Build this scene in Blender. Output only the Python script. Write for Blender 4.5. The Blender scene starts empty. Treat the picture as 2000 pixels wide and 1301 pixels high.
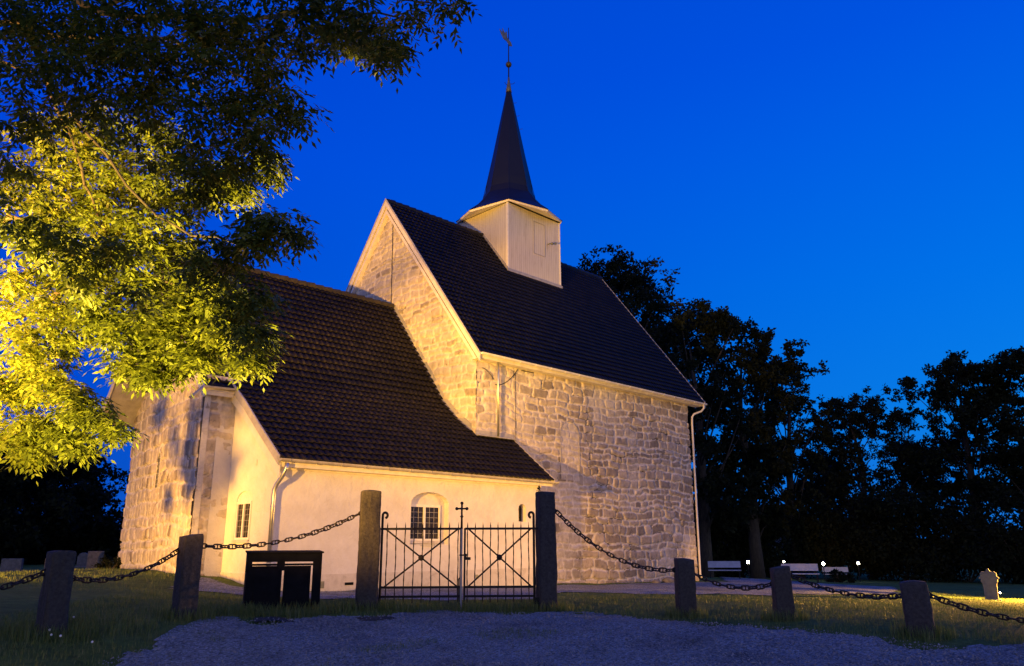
import bpy, math, random
import numpy as np
from mathutils import Vector, Matrix

scene = bpy.context.scene
C = scene.collection
R = math.radians

# ---------------------------------------------------------------- camera
H = 1.5                                   # eye height over the drive
FPX, PITCH, ROLL = 1524.0, R(15.315), R(-0.2336)
_cp, _sp = math.cos(PITCH), math.sin(PITCH)
_r = np.array([1., 0, 0]); _u = np.array([0, -_sp, _cp]); _f = np.array([0, _cp, _sp])
_c, _s = math.cos(ROLL), math.sin(ROLL)
CR = _c*_r + _s*_u; CU = -_s*_r + _c*_u; CF = _f
cam_d = bpy.data.cameras.new('camera'); cam = bpy.data.objects.new('camera', cam_d); C.objects.link(cam)
cam.matrix_world = Matrix([[CR[0], CU[0], -CF[0], 0], [CR[1], CU[1], -CF[1], 0], [CR[2], CU[2], -CF[2], H], [0, 0, 0, 1]])
cam_d.sensor_width = 36.0; cam_d.sensor_fit = 'HORIZONTAL'; cam_d.lens = 36.0*FPX/2000.0
cam_d.clip_start = 0.1; cam_d.clip_end = 3000
scene.camera = cam

# ---------------------------------------------------------------- sky at dusk
world = bpy.data.worlds.new('World'); scene.world = world; world.use_nodes = True
wn = world.node_tree; wn.nodes.clear()
_o = wn.nodes.new('ShaderNodeOutputWorld'); _b = wn.nodes.new('ShaderNodeBackground')
_tc = wn.nodes.new('ShaderNodeTexCoord'); _sx = wn.nodes.new('ShaderNodeSeparateXYZ')
wn.links.new(_tc.outputs['Generated'], _sx.inputs[0])
def wramp(stops, src):
    n = wn.nodes.new('ShaderNodeValToRGB'); e = n.color_ramp.elements
    while len(e) < len(stops): e.new(0.5)
    for i, (p, c) in enumerate(stops): e[i].position = p; e[i].color = (*c, 1)
    wn.links.new(src, n.inputs[0]); return n
def wmath(op, a, b, clamp=False):
    n = wn.nodes.new('ShaderNodeMath'); n.operation = op; n.use_clamp = clamp
    for i, v in enumerate((a, b)):
        if isinstance(v, (int, float)): n.inputs[i].default_value = v
        else: wn.links.new(v, n.inputs[i])
    return n.outputs[0]
def wmix(fac, a, b):
    n = wn.nodes.new('ShaderNodeMix'); n.data_type = 'RGBA'
    wn.links.new(fac, n.inputs[0]); wn.links.new(a, n.inputs[6]); wn.links.new(b, n.inputs[7]); return n.outputs[2]
# the dark half of the dusk sky (east side ... towards the lighter north west)
dark = wramp([(0.0, (.004, .085, .52)), (.18, (.0, .068, .62)), (.45, (.0, .062, .70)), (.85, (.0, .045, .58))], _sx.outputs[2])
lite = wramp([(0.0, (.010, .18, .72)), (.14, (.003, .23, .84)), (.30, (.0, .18, .83)), (.55, (.0, .095, .77)), (.85, (.0, .055, .62))], _sx.outputs[2])
side = wmath('MULTIPLY_ADD', _sx.outputs[0], 0.85, True)
side.node.inputs[2].default_value = 0.42
front = wmix(side, dark.outputs[0], lite.outputs[0])
# the afterglow half of the sky, behind the photographer
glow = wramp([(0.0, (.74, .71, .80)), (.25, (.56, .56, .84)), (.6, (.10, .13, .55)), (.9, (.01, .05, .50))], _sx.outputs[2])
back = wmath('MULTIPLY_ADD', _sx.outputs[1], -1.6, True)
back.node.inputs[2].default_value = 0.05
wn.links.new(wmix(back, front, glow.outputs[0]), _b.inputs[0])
_b.inputs[1].default_value = 1.0
wn.links.new(_b.outputs[0], _o.inputs[0])

scene.view_settings.view_transform = 'Standard'; scene.view_settings.look = 'None'
scene.view_settings.exposure = 0.0; scene.view_settings.gamma = 1.0
scene.cycles.max_bounces = 6; scene.cycles.diffuse_bounces = 3; scene.cycles.transmission_bounces = 3
scene.cycles.sample_clamp_indirect = 4.0

# ---------------------------------------------------------------- frame of the church
S = 1.25
AZ = R(45.1)
CUv = np.array([math.sin(AZ), math.cos(AZ), 0.0])      # along the nave, to the west
CVv = np.array([-math.cos(AZ), math.sin(AZ), 0.0])     # across it, to the north
CO = np.array([-0.884, 21.048, 0.0])
def W(u, v, z):
    p = (CO + CUv*u + CVv*v)*S
    return np.array([p[0], p[1], z*S + H])
def ray(px, py): return CF + CR*((px-1000)/FPX) + CU*((650.5-py)/FPX)
def at(px, py, D):
    r = ray(px, py); return r*(D/r[1]) + np.array([0, 0, H])
def on_plane_u(px, py, u):
    r = ray(px, py); o = CO*S; t = ((o @ CUv) + u*S)/(r @ CUv); return r*t + np.array([0, 0, H])

# ---------------------------------------------------------------- lamps of the place, with unseen ones added for brightness
def spot(name, loc, target, energy, size, blend, col, radius):
    d = bpy.data.lights.new(name, 'SPOT'); d.energy = energy; d.spot_size = R(size); d.spot_blend = blend
    d.color = col; d.shadow_soft_size = radius
    o = bpy.data.objects.new(name, d); C.objects.link(o); o.location = loc
    o.rotation_euler = (Vector(target)-Vector(loc)).to_track_quat('-Z', 'Y').to_euler(); return o
SODIUM = (1.0, .48, .065)
LAMP_A = np.array([-8.6, 5.6, 3.3])
LEAF_FILL = np.array([-5.3, 4.0, 0.6])  # unseen uplight added to brighten the ash leaves
CHANCEL_FILL = np.array([-14.6, 14.4, 1.1])  # unseen flood put in to brighten the chancel end wall
LAMP_B = at(2090, 1100, 25.0)
FLOODS = [('floodlight_beam', LAMP_A, (-3.2, 27.0, 13.2), 18000, 82, .75, .16),
          ('floodlight_beam', LAMP_A + np.array([.35, -.1, .15]), (-2.2, 29.75, 11.8), 42000, 34, .85, .14),  # extra head added to even out the gable and turret
          ('floodlight_beam', LAMP_A + np.array([.30, -.15, -.2]), (7.6, 33.0, 6.6), 28000, 38, .9, .14),  # third head, added to lift the nave wall
          ('floodlight_beam', LEAF_FILL, (-3.9, 9.0, 4.3), 20000, 55, .7, .14),
          ('floodlight_beam', CHANCEL_FILL, (-10.6, 23.0, 2.2), 8500, 72, .8, .10),
          ('floodlight_beam', LAMP_B, (10.2, 23.0, -.6), 14000, 104, .9, .10),
          ('floodlight_beam', LAMP_B + np.array([-.2, .3, .1]), (11.6, 33.5, -.3), 6500, 32, .8, .10)]
for nm, lo, tg, en, sz, bl, rd in FLOODS: spot(nm, lo, tg, en, sz, bl, (1.0, .62, .11) if lo is LEAF_FILL else SODIUM, rd)

# ---------------------------------------------------------------- node helpers
def mat(name):
    m = bpy.data.materials.new(name); m.use_nodes = True
    nt = m.node_tree; return m, nt, nt.nodes['Principled BSDF']
def lk(nt, a, b): nt.links.new(a, b)
def noise(nt, scale, detail=4, rough=.6, vec=None, dist=0.0):
    n = nt.nodes.new('ShaderNodeTexNoise'); n.inputs['Scale'].default_value = scale
    n.inputs['Detail'].default_value = detail; n.inputs['Roughness'].default_value = rough
    n.inputs['Distortion'].default_value = dist
    if vec is not None: lk(nt, vec, n.inputs['Vector'])
    return n
def objvec(nt, scale=(1, 1, 1), rotz=0.0):
    t = nt.nodes.new('ShaderNodeTexCoord'); m = nt.nodes.new('ShaderNodeMapping')
    m.inputs['Scale'].default_value = scale; m.inputs['Rotation'].default_value = (0, 0, rotz)
    lk(nt, t.outputs['Object'], m.inputs['Vector']); return m.outputs[0]
def ramp(nt, src, stops):
    n = nt.nodes.new('ShaderNodeValToRGB'); e = n.color_ramp.elements
    while len(e) < len(stops): e.new(.5)
    for i, (p, c) in enumerate(stops): e[i].position = p; e[i].color = (*c, 1) if len(c) == 3 else c
    lk(nt, src, n.inputs[0]); return n.outputs[0]
def mixc(nt, a, b, fac, mode='MIX'):
    n = nt.nodes.new('ShaderNodeMix'); n.data_type = 'RGBA'; n.blend_type = mode
    for i, v in ((0, fac), (6, a), (7, b)):
        if isinstance(v, (int, float)): n.inputs[i].default_value = v
        elif isinstance(v, tuple): n.inputs[i].default_value = (*v, 1)
        else: lk(nt, v, n.inputs[i])
    return n.outputs[2]
def bump(nt, bs, src, strength, dist):
    b = nt.nodes.new('ShaderNodeBump'); b.inputs['Strength'].default_value = strength; b.inputs['Distance'].default_value = dist
    lk(nt, src, b.inputs['Height'])
    if bs.inputs['Normal'].is_linked: lk(nt, bs.inputs['Normal'].links[0].from_socket, b.inputs['Normal'])
    lk(nt, b.outputs[0], bs.inputs['Normal'])
def simple(name, c1, c2, scale, rough, bscale=0, bdist=.01, metal=0.0, spec=.5, stretch=(1, 1, 1), detail=5):
    m, nt, b = mat(name); v = objvec(nt, stretch)
    n = noise(nt, scale, detail, .65, v)
    lk(nt, ramp(nt, n.outputs[0], [(.30, c1), (.70, c2)]), b.inputs['Base Color'])
    b.inputs['Roughness'].default_value = rough; b.inputs['Metallic'].default_value = metal
    b.inputs['Specular IOR Level'].default_value = spec
    if bscale: bump(nt, b, noise(nt, bscale, 5, .65, v).outputs[0], .8, bdist)
    return m

def m_attr(name, rough, nscale, namount, bscale, bdist, spec=.3):
    m, nt, b = mat(name)
    a = nt.nodes.new('ShaderNodeAttribute'); a.attribute_name = 'Col'
    v = objvec(nt); n = noise(nt, nscale, 6, .7, v)
    g = ramp(nt, n.outputs[0], [(.25, (1-namount,)*3), (.75, (1+namount*.4,)*3)])
    lk(nt, mixc(nt, a.outputs[0], g, 1.0, 'MULTIPLY'), b.inputs['Base Color'])
    b.inputs['Roughness'].default_value = rough; b.inputs['Specular IOR Level'].default_value = spec
    bump(nt, b, noise(nt, bscale, 6, .7, v).outputs[0], 1.0, bdist)
    return m

M = {}
M['stone'] = m_attr('rubble_stone', .92, 7, .30, 26, .018)
M['tile'] = m_attr('clay_tile', .6, 4, .35, 40, .004, .18)
M['glazed'] = m_attr('glazed_tile', .38, 4, .35, 30, .003, .16)
M['granite'] = simple('granite', (.020, .018, .017), (.060, .053, .049), 22, .9, 14, .02)
M['iron'] = simple('wrought_iron', (.006, .006, .007), (.022, .017, .014), 14, .75, 40, .002, .3)
M['chain_iron'] = simple('chain_iron', (.008, .008, .009), (.030, .022, .017), 20, .7, 30, .002, .3)
M['zinc'] = simple('zinc_sheet', (.26, .25, .25), (.40, .39, .38), 5, .55, 12, .003, .2)
M['galv'] = simple('galvanised_pipe', (.42, .42, .40), (.60, .60, .57), 6, .33, 0, 0, .85)
M['white_metal'] = simple('white_lacquered_metal', (.52, .50, .47), (.68, .66, .62), 5, .45, 20, .002)
M['gutter_dark'] = simple('weathered_gutter', (.26, .24, .21), (.42, .40, .36), 5, .5, 20, .002)
M['spire'] = simple('black_sheet_metal', (.0010, .0010, .0018), (.0022, .0022, .0034), 3, .5, 6, .006, .06, stretch=(1, 1, .25))
M['frame'] = simple('painted_window_wood', (.66, .63, .58), (.78, .75, .70), 9, .55, 30, .003)
M['barge'] = simple('painted_barge_wood', (.58, .53, .46), (.76, .72, .65), 4, .65, 20, .004)
M['greywood'] = simple('grey_barge_wood', (.30, .28, .27), (.46, .44, .42), 4, .7, 20, .004)
M['black_paint'] = simple('black_powder_coat', (.004, .0045, .006), (.009, .0095, .012), 8, .85, spec=.08)
M['bark'] = simple('bark', (.022, .017, .012), (.07, .055, .04), 10, .95, 14, .03, stretch=(1, 1, .3))
M['bench_white'] = simple('white_bench_paint', (.42, .41, .40), (.54, .53, .52), 6, .6, 15, .003)
M['gravestone'] = simple('pale_gravestone', (.13, .115, .105), (.21, .185, .17), 9, .85, 25, .006)
M['headstone'] = simple('grey_headstone', (.07, .07, .07), (.18, .17, .16), 9, .85, 25, .006)
M['rock'] = simple('field_rock', (.09, .08, .075), (.26, .24, .22), 8, .9, 9, .03)
M['copper'] = simple('weathered_copper', (.10, .11, .10), (.24, .24, .20), 6, .55, 0, 0, .4)
M['gilt'] = simple('tarnished_gilt', (.10, .075, .03), (.20, .15, .06), 8, .45, 0, 0, .6)
M['curtain'] = simple('curtain', (.22, .18, .11), (.36, .30, .2), 9, .9, 0)
M['dark'] = simple('room_darkness', (.012, .011, .010), (.02, .018, .016), 4, .9)
M['petal'] = simple('petal', (.7, .7, .68), (.85, .85, .82), 9, .7)

# plaster with trowel relief and old stains near the ground
m, nt, b = mat('white_plaster'); v = objvec(nt)
n1 = noise(nt, 1.6, 6, .65, v)
base = ramp(nt, n1.outputs[0], [(.28, (.58, .545, .50)), (.62, (.70, .67, .63))])
n2 = noise(nt, 5, 6, .75, v, .6)
lk(nt, mixc(nt, base, (.44, .40, .34), ramp(nt, n2.outputs[0], [(.60, (0, 0, 0)), (.78, (.55, .55, .55))])), b.inputs['Base Color'])
b.inputs['Roughness'].default_value = .9; b.inputs['Specular IOR Level'].default_value = .2
bump(nt, b, noise(nt, 4.5, 5, .6, v, .5).outputs[0], .9, .036)
bump(nt, b, noise(nt, 30, 4, .6, v).outputs[0], .7, .008)
M['plaster'] = m
m, nt, b = mat('plinth_plaster'); v = objvec(nt)
n2 = noise(nt, 3.2, 7, .75, v, .8)
lk(nt, ramp(nt, n2.outputs[0], [(.30, (.40, .36, .31)), (.46, (.56, .52, .47)), (.70, (.64, .60, .55))]), b.inputs['Base Color'])
b.inputs['Roughness'].default_value = .95; bump(nt, b, noise(nt, 14, 5, .65, v).outputs[0], .9, .02)
M['plinth'] = m

# vertical painted boards of the turret
m, nt, b = mat('painted_boards'); v = objvec(nt, (1, 1, 1), -(math.pi/2-AZ))
sx = nt.nodes.new('ShaderNodeSeparateXYZ'); lk(nt, v, sx.inputs[0])
ad = nt.nodes.new('ShaderNodeMath'); ad.operation = 'ADD'; lk(nt, sx.outputs[0], ad.inputs[0]); lk(nt, sx.outputs[1], ad.inputs[1])
dv = nt.nodes.new('ShaderNodeMath'); dv.operation = 'MULTIPLY'; lk(nt, ad.outputs[0], dv.inputs[0]); dv.inputs[1].default_value = 1/.13
fr = nt.nodes.new('ShaderNodeMath'); fr.operation = 'FRACT'; lk(nt, dv.outputs[0], fr.inputs[0])
gro = ramp(nt, fr.outputs[0], [(0.0, (0, 0, 0)), (.10, (1, 1, 1)), (.90, (1, 1, 1)), (1.0, (0, 0, 0))])
vv = objvec(nt, (3, 3, .35)); st = noise(nt, 2.5, 7, .75, vv)
col = ramp(nt, st.outputs[0], [(.30, (.34, .30, .26)), (.44, (.50, .47, .44)), (.75, (.58, .555, .53))])
lk(nt, mixc(nt, (.36, .33, .30), col, gro), b.inputs['Base Color']); b.inputs['Roughness'].default_value = .75
bump(nt, b, gro, .6, .012)
M['boards'] = m

# window glass behind lead cames: dark, glossy
m, nt, b = mat('window_glass')
v = objvec(nt); nn = noise(nt, 9, 2, .5, v)
lk(nt, ramp(nt, nn.outputs[0], [(.3, (.010, .009, .008)), (.7, (.045, .036, .022))]), b.inputs['Base Color'])
b.inputs['Roughness'].default_value = .10; b.inputs['Specular IOR Level'].default_value = .28
bump(nt, b, nn.outputs[0], .35, .01)
M['glass'] = m

def leafmat(name, c1, c2, c3, trans, rough=.5, spec=.35):
    m, nt, b = mat(name); a = nt.nodes.new('ShaderNodeAttribute'); a.attribute_name = 'Col'
    sp = nt.nodes.new('ShaderNodeSeparateColor'); lk(nt, a.outputs[0], sp.inputs[0])
    col = ramp(nt, sp.outputs[0], [(0, c1), (.5, c2), (1, c3)])
    lk(nt, col, b.inputs['Base Color']); b.inputs['Roughness'].default_value = rough; b.inputs['Specular IOR Level'].default_value = spec
    t = nt.nodes.new('ShaderNodeBsdfTranslucent'); lk(nt, col, t.inputs[0])
    mx = nt.nodes.new('ShaderNodeMixShader'); mx.inputs[0].default_value = trans
    lk(nt, b.outputs[0], mx.inputs[1]); lk(nt, t.outputs[0], mx.inputs[2])
    lk(nt, mx.outputs[0], nt.nodes['Material Output'].inputs[0]); return m
M['ash_leaf'] = leafmat('ash_leaf', (.060, .080, .009), (.104, .138, .014), (.165, .19, .026), .38)
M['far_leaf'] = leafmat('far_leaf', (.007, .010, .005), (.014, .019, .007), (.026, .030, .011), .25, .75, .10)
M['grass'] = leafmat('grass_blade', (.075, .12, .024), (.13, .185, .04), (.22, .225, .075), .3)

def ground_mat(name, kind):
    m, nt, b = mat(name); v = objvec(nt)
    if kind == 'grass':
        n = noise(nt, .55, 6, .7, v); n2 = noise(nt, 6, 6, .75, v)
        c = ramp(nt, n.outputs[0], [(.3, (.075, .12, .026)), (.55, (.125, .185, .038)), (.75, (.18, .20, .066))])
        c2 = ramp(nt, n2.outputs[0], [(.3, (.6, .6, .6)), (.7, (1.25, 1.25, 1.25))])
        lk(nt, mixc(nt, c, c2, 1.0, 'MULTIPLY'), b.inputs['Base Color'])
        bump(nt, b, n2.outputs[0], 1.0, .08); bump(nt, b, noise(nt, 40, 5, .7, v).outputs[0], 1.0, .03)
    else:
        vo = nt.nodes.new('ShaderNodeTexVoronoi'); vo.inputs['Scale'].default_value = 34; lk(nt, v, vo.inputs['Vector'])
        n = noise(nt, .55, 8, .72, v); n3 = noise(nt, 26, 6, .8, v)
        c = ramp(nt, n.outputs[0], [(.34, (.20, .20, .18)), (.52, (.36, .375, .365)), (.70, (.43, .445, .43))])
        g = ramp(nt, vo.outputs['Color'], [(.1, (.40, .40, .39)), (.9, (1.5, 1.5, 1.48))])
        c = mixc(nt, c, g, 1.0, 'MULTIPLY')
        lk(nt, mixc(nt, c, ramp(nt, n3.outputs[0], [(.35, (.5, .5, .5)), (.7, (1.3, 1.3, 1.3))]), .8, 'MULTIPLY'), b.inputs['Base Color'])
        bump(nt, b, vo.outputs['Distance'], 1.0, .03); bump(nt, b, n3.outputs[0], 1.0, .04)
    b.inputs['Roughness'].default_value = .95; b.inputs['Specular IOR Level'].default_value = .15
    return m
M['lawn'] = ground_mat('lawn', 'grass'); M['gravel'] = ground_mat('gravel', 'gravel')
M['soil'] = simple('dark_soil', (.018, .015, .011), (.05, .042, .03), 5, .95, 14, .03)
M['pebble'] = simple('pebble', (.15, .14, .13), (.38, .36, .34), 6, .85)
M['hill'] = simple('far_forest', (.010, .016, .012), (.022, .03, .02), .3, .95)
m, nt, b = mat('lit_globe'); b.inputs['Base Color'].default_value = (.9, .9, .85, 1)
b.inputs['Emission Color'].default_value = (1.0, .93, .66, 1); b.inputs['Emission Strength'].default_value = 45
M['globe'] = m

# ---------------------------------------------------------------- objects
def root_off(p):
    o = np.zeros(3)
    while p is not None: o += np.array(p.location); p = p.parent
    return o
def link(name, me, parent=None):
    o = bpy.data.objects.new(name, me); C.objects.link(o)
    if parent is not None: o.parent = parent
    return o
def tag(o, label=None, cat=None, group=None, kind=None):
    for k, v in (('label', label), ('category', cat), ('group', group), ('kind', kind)):
        if v: o[k] = v
    return o
def thing(name, loc, label, cat, group=None, rz=0.0):
    o = bpy.data.objects.new(name, None); C.objects.link(o); o.location = tuple(float(q) for q in loc); o.rotation_euler = (0, 0, rz)
    o.empty_display_size = .3
    return tag(o, label, cat, group)

class MB:
    """collects shapes in world coordinates (or the thing's own, with local=True) and links them as ONE mesh"""
    def __init__(s): s.v = []; s.f = []
    def add(s, vs, fs):
        k = len(s.v); s.v.extend([tuple(float(q) for q in p) for p in vs]); s.f.extend([tuple(i+k for i in f) for f in fs]); return s
    def hexa(s, a, b):           # bottom ring a (4), top ring b (4)
        return s.add(list(a)+list(b), [(3, 2, 1, 0), (4, 5, 6, 7), (0, 1, 5, 4), (1, 2, 6, 5), (2, 3, 7, 6), (3, 0, 4, 7)])
    def obox(s, o, ex, ey, ez):  # corner + three edge vectors
        o, ex, ey, ez = (np.array(q, float) for q in (o, ex, ey, ez))
        return s.hexa([o, o+ex, o+ex+ey, o+ey], [o+ez, o+ex+ez, o+ex+ey+ez, o+ey+ez])
    def box(s, c, d):
        c = np.array(c, float); d = np.array(d, float)
        return s.obox(c-d/2, (d[0], 0, 0), (0, d[1], 0), (0, 0, d[2]))
    def tube(s, pts, r, n=8, cap=True):
        pts = [np.array(p, float) for p in pts]; m = len(pts)
        rs = list(r) if hasattr(r, '__len__') else [r]*m
        t0 = pts[1]-pts[0]; t0 /= np.linalg.norm(t0)
        a = np.array([0, 0, 1.]) if abs(t0[2]) < .9 else np.array([1., 0, 0])
        x = np.cross(t0, a); x /= np.linalg.norm(x)
        vs = []
        for i in range(m):
            t = pts[min(i+1, m-1)]-pts[max(i-1, 0)]; t /= (np.linalg.norm(t)+1e-9)
            x = x-t*(x @ t); x /= (np.linalg.norm(x)+1e-9); y = np.cross(t, x)
            for k in range(n):
                q = 2*math.pi*k/n; vs.append(pts[i]+rs[i]*(math.cos(q)*x+math.sin(q)*y))
        fs = [(i*n+k, i*n+(k+1) % n, (i+1)*n+(k+1) % n, (i+1)*n+k) for i in range(m-1) for k in range(n)]
        if cap: fs += [tuple(range(n-1, -1, -1)), tuple((m-1)*n+k for k in range(n))]
        return s.add(vs, fs)
    def ball(s, c, r, n=10, m=7, sc=(1, 1, 1)):
        vs = []; c = np.array(c, float)
        for j in range(m+1):
            th = math.pi*j/m
            for k in range(n):
                ph = 2*math.pi*k/n
                vs.append(c+r*np.array([math.sin(th)*math.cos(ph)*sc[0], math.sin(th)*math.sin(ph)*sc[1], math.cos(th)*sc[2]]))
        return s.add(vs, [(j*n+k, (j+1)*n+k, (j+1)*n+(k+1) % n, j*n+(k+1) % n) for j in range(m) for k in range(n)])
    def prism(s, poly, ext):     # planar polygon (3D points) extruded by a vector
        poly = [np.array(p, float) for p in poly]; e = np.array(ext, float); n = len(poly)
        return s.add(poly+[p+e for p in poly], [tuple(range(n-1, -1, -1)), tuple(n+i for i in range(n))]+[(i, (i+1) % n, n+(i+1) % n, n+i) for i in range(n)])
    def ring(s, outer, inner, ext):   # frame between two loops of equal length, extruded
        n = len(outer); e = np.array(ext, float)
        A = [np.array(p, float) for p in outer]; B = [np.array(p, float) for p in inner]
        vs = A+B+[p+e for p in A]+[p+e for p in B]; fs = []
        for i in range(n):
            j = (i+1) % n
            fs += [(i, j, n+j, n+i), (2*n+i, 3*n+i, 3*n+j, 2*n+j), (i, 2*n+i, 2*n+j, j), (n+i, n+j, 3*n+j, 3*n+i)]
        return s.add(vs, fs)
    def build(s, name, m, parent=None, smooth=False, local=False, bevel=0):
        off = np.zeros(3) if local else root_off(parent)
        me = bpy.data.meshes.new(name)
        vs = (np.array(s.v)-off) if len(s.v) else np.zeros((0, 3))
        me.from_pydata(vs.tolist(), [], s.f); me.materials.append(m)
        import bmesh
        bm = bmesh.new(); bm.from_mesh(me); bmesh.ops.recalc_face_normals(bm, faces=bm.faces)
        if bevel: bmesh.ops.bevel(bm, geom=bm.edges[:], offset=bevel, segments=2, affect='EDGES', profile=.6)
        bm.to_mesh(me); bm.free()
        if smooth: me.polygons.foreach_set('use_smooth', [True]*len(me.polygons))
        return link(name, me, parent)

def raw_mesh(name, verts, faces_flat, nper, m, parent=None, cols=None, smooth=False):
    """big mesh straight from numpy: faces_flat (F, nper) indices"""
    me = bpy.data.meshes.new(name); off = root_off(parent)
    verts = np.asarray(verts, np.float32)-off.astype(np.float32); faces_flat = np.asarray(faces_flat, np.int32)
    nf = len(faces_flat); me.vertices.add(len(verts)); me.vertices.foreach_set('co', verts.ravel())
    me.loops.add(nf*nper); me.loops.foreach_set('vertex_index', faces_flat.ravel())
    me.polygons.add(nf); me.polygons.foreach_set('loop_start', np.arange(0, nf*nper, nper, dtype=np.int32))
    me.polygons.foreach_set('loop_total', np.full(nf, nper, np.int32))
    if smooth: me.polygons.foreach_set('use_smooth', np.ones(nf, bool))
    me.materials.append(m); me.update(calc_edges=True); me.validate()
    if cols is not None:
        a = me.color_attributes.new('Col', 'FLOAT_COLOR', 'POINT'); c = np.ones((len(verts), 4), np.float32)
        c[:, :3] = cols; a.data.foreach_set('color', c.ravel())
    return link(name, me, parent)

def vnoise(x, y, seed):
    """smooth value noise on arrays"""
    rng = np.random.RandomState(seed); T = rng.rand(256, 256)
    xi = np.floor(x).astype(int); yi = np.floor(y).astype(int); fx = x-xi; fy = y-yi
    fx = fx*fx*(3-2*fx); fy = fy*fy*(3-2*fy)
    g = lambda a, c: T[a & 255, c & 255]
    return (g(xi, yi)*(1-fx)+g(xi+1, yi)*fx)*(1-fy)+(g(xi, yi+1)*(1-fx)+g(xi+1, yi+1)*fx)*fy
def fbm(x, y, seed, o=4):
    t = 0; a = .5
    for k in range(o): t = t+a*vnoise(x*2**k, y*2**k, seed+k); a *= .5
    return t/(1-.5**o)

# ---------------------------------------------------------------- ground
ctrl = [(0, 0, -.02), (0, 7, 0.0), (-6, 7, .04), (8, 7, -.05), (-14, 5, .1), (16, 6, -.12)]
def gp(px, py, D):
    p = at(px, py, D); ctrl.append((p[0], p[1], p[2])); return p
for q in ((1000, 1301, 10.6), (200, 1301, 10.4), (1800, 1301, 10.6), (700, 1190, 14.9), (1068, 1188, 15.1), (548, 1195, 14.2), (358, 1203, 13.0), (100, 1232, 11.3),
          (1342, 1204, 14.4), (1533, 1205, 13.6), (1802, 1230, 11.9), (1940, 1240, 12.0), (1940, 1206, 15.0), (1940, 1186, 19.0), (1940, 1172, 24.0), (1940, 1161, 32.0), (1700, 1216, 13.0), (1700, 1182, 18.0), (1700, 1163, 25.0), (1700, 1151, 32.0), (1480, 1185, 16.0), (1480, 1160, 23.0), (2150, 1190, 20.0), (2150, 1170, 28.0), (1200, 1178, 16.5), (900, 1168, 17.0), (1590, 1137, 44.0), (1420, 1130, 46.0), (180, 1112, 31.0), (60, 1118, 29.0)): gp(*q)
for u, v, z in ((-6.4, -1.1, -.84), (-4.5, -1.1, -.87), (-1, -1.1, -.93), (1.2, -1.1, -1.02), (4.8, .2, -1.08), (10.7, .2, -1.2), (-7.1, 1.1, -.55), (-6.4, 6.5, -.52), (0, 10, -.6), (11, 10, -1.1)):
    p = W(u, v, z); ctrl.append(tuple(p))
for q in ((-60, 20, .9), (-60, 70, .6), (0, 75, -.6), (60, 70, -1.2), (70, 25, -.9), (30, 60, -1.1), (-30, 45, .7), (-25, -30, 0), (25, -30, -.2), (-60, -20, .3), (60, -20, -.4), (25, 12, -.15)): ctrl.append(q)
ctrl = np.array(ctrl)
_d = np.hypot(ctrl[:, None, 0]-ctrl[None, :, 0], ctrl[:, None, 1]-ctrl[None, :, 1])
_K = np.where(_d > 0, _d**2*np.log(_d+1e-9), 0)+np.eye(len(ctrl))*2.0
_P = np.c_[np.ones(len(ctrl)), ctrl[:, :2]]
_A = np.block([[_K, _P], [_P.T, np.zeros((3, 3))]])
_w = np.linalg.solve(_A, np.r_[ctrl[:, 2], 0, 0, 0])
def gz(x, y):
    x = np.asarray(x, float); y = np.asarray(y, float)
    xs = np.clip(x, -75, 75); ys = np.clip(y, -35, 85)
    d = np.hypot(xs[..., None]-ctrl[:, 0], ys[..., None]-ctrl[:, 1])
    z = (np.where(d > 0, d**2*np.log(d+1e-9), 0)) @ _w[:-3] + _w[-3]+_w[-2]*xs+_w[-1]*ys
    return z
def G(x, y): return float(gz(np.array([x]), np.array([y]))[0])

def axis(lo, hi, core_lo, core_hi, step, far):
    a = list(np.arange(core_lo, core_hi+1e-6, step)); k = step
    x = core_lo
    while x > lo: k *= 1.35; x -= k; a.insert(0, x)
    x = core_hi; k = step
    while x < hi: k *= 1.35; x += k; a.append(x)
    return np.array(a)
gx = axis(-900, 900, -22, 26, .3, 0); gy = axis(-600, 1500, 2, 50, .3, 0)
X, Y = np.meshgrid(gx, gy); Z = gz(X, Y)
near = (np.hypot(X, Y-20) < 45)
Z = Z+np.where(near, (fbm(X*.9, Y*.9, 3)-.5)*.10, 0)
def gzn(x, y): return gz(x, y)+(fbm(np.asarray(x, float)*.9, np.asarray(y, float)*.9, 3)-.5)*.10
def Gn(x, y): return float(gzn(np.array([float(x)]), np.array([float(y)]))[0])
def grid_faces(nx, ny):
    i = np.arange(nx*ny).reshape(ny, nx); return np.stack([i[:-1, :-1], i[:-1, 1:], i[1:, 1:], i[1:, :-1]], -1).reshape(-1, 4)
ground = raw_mesh('ground', np.c_[X.ravel(), Y.ravel(), Z.ravel()], grid_faces(len(gx), len(gy)), 4, M['lawn'], smooth=True)
tag(ground, kind='structure')

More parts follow.
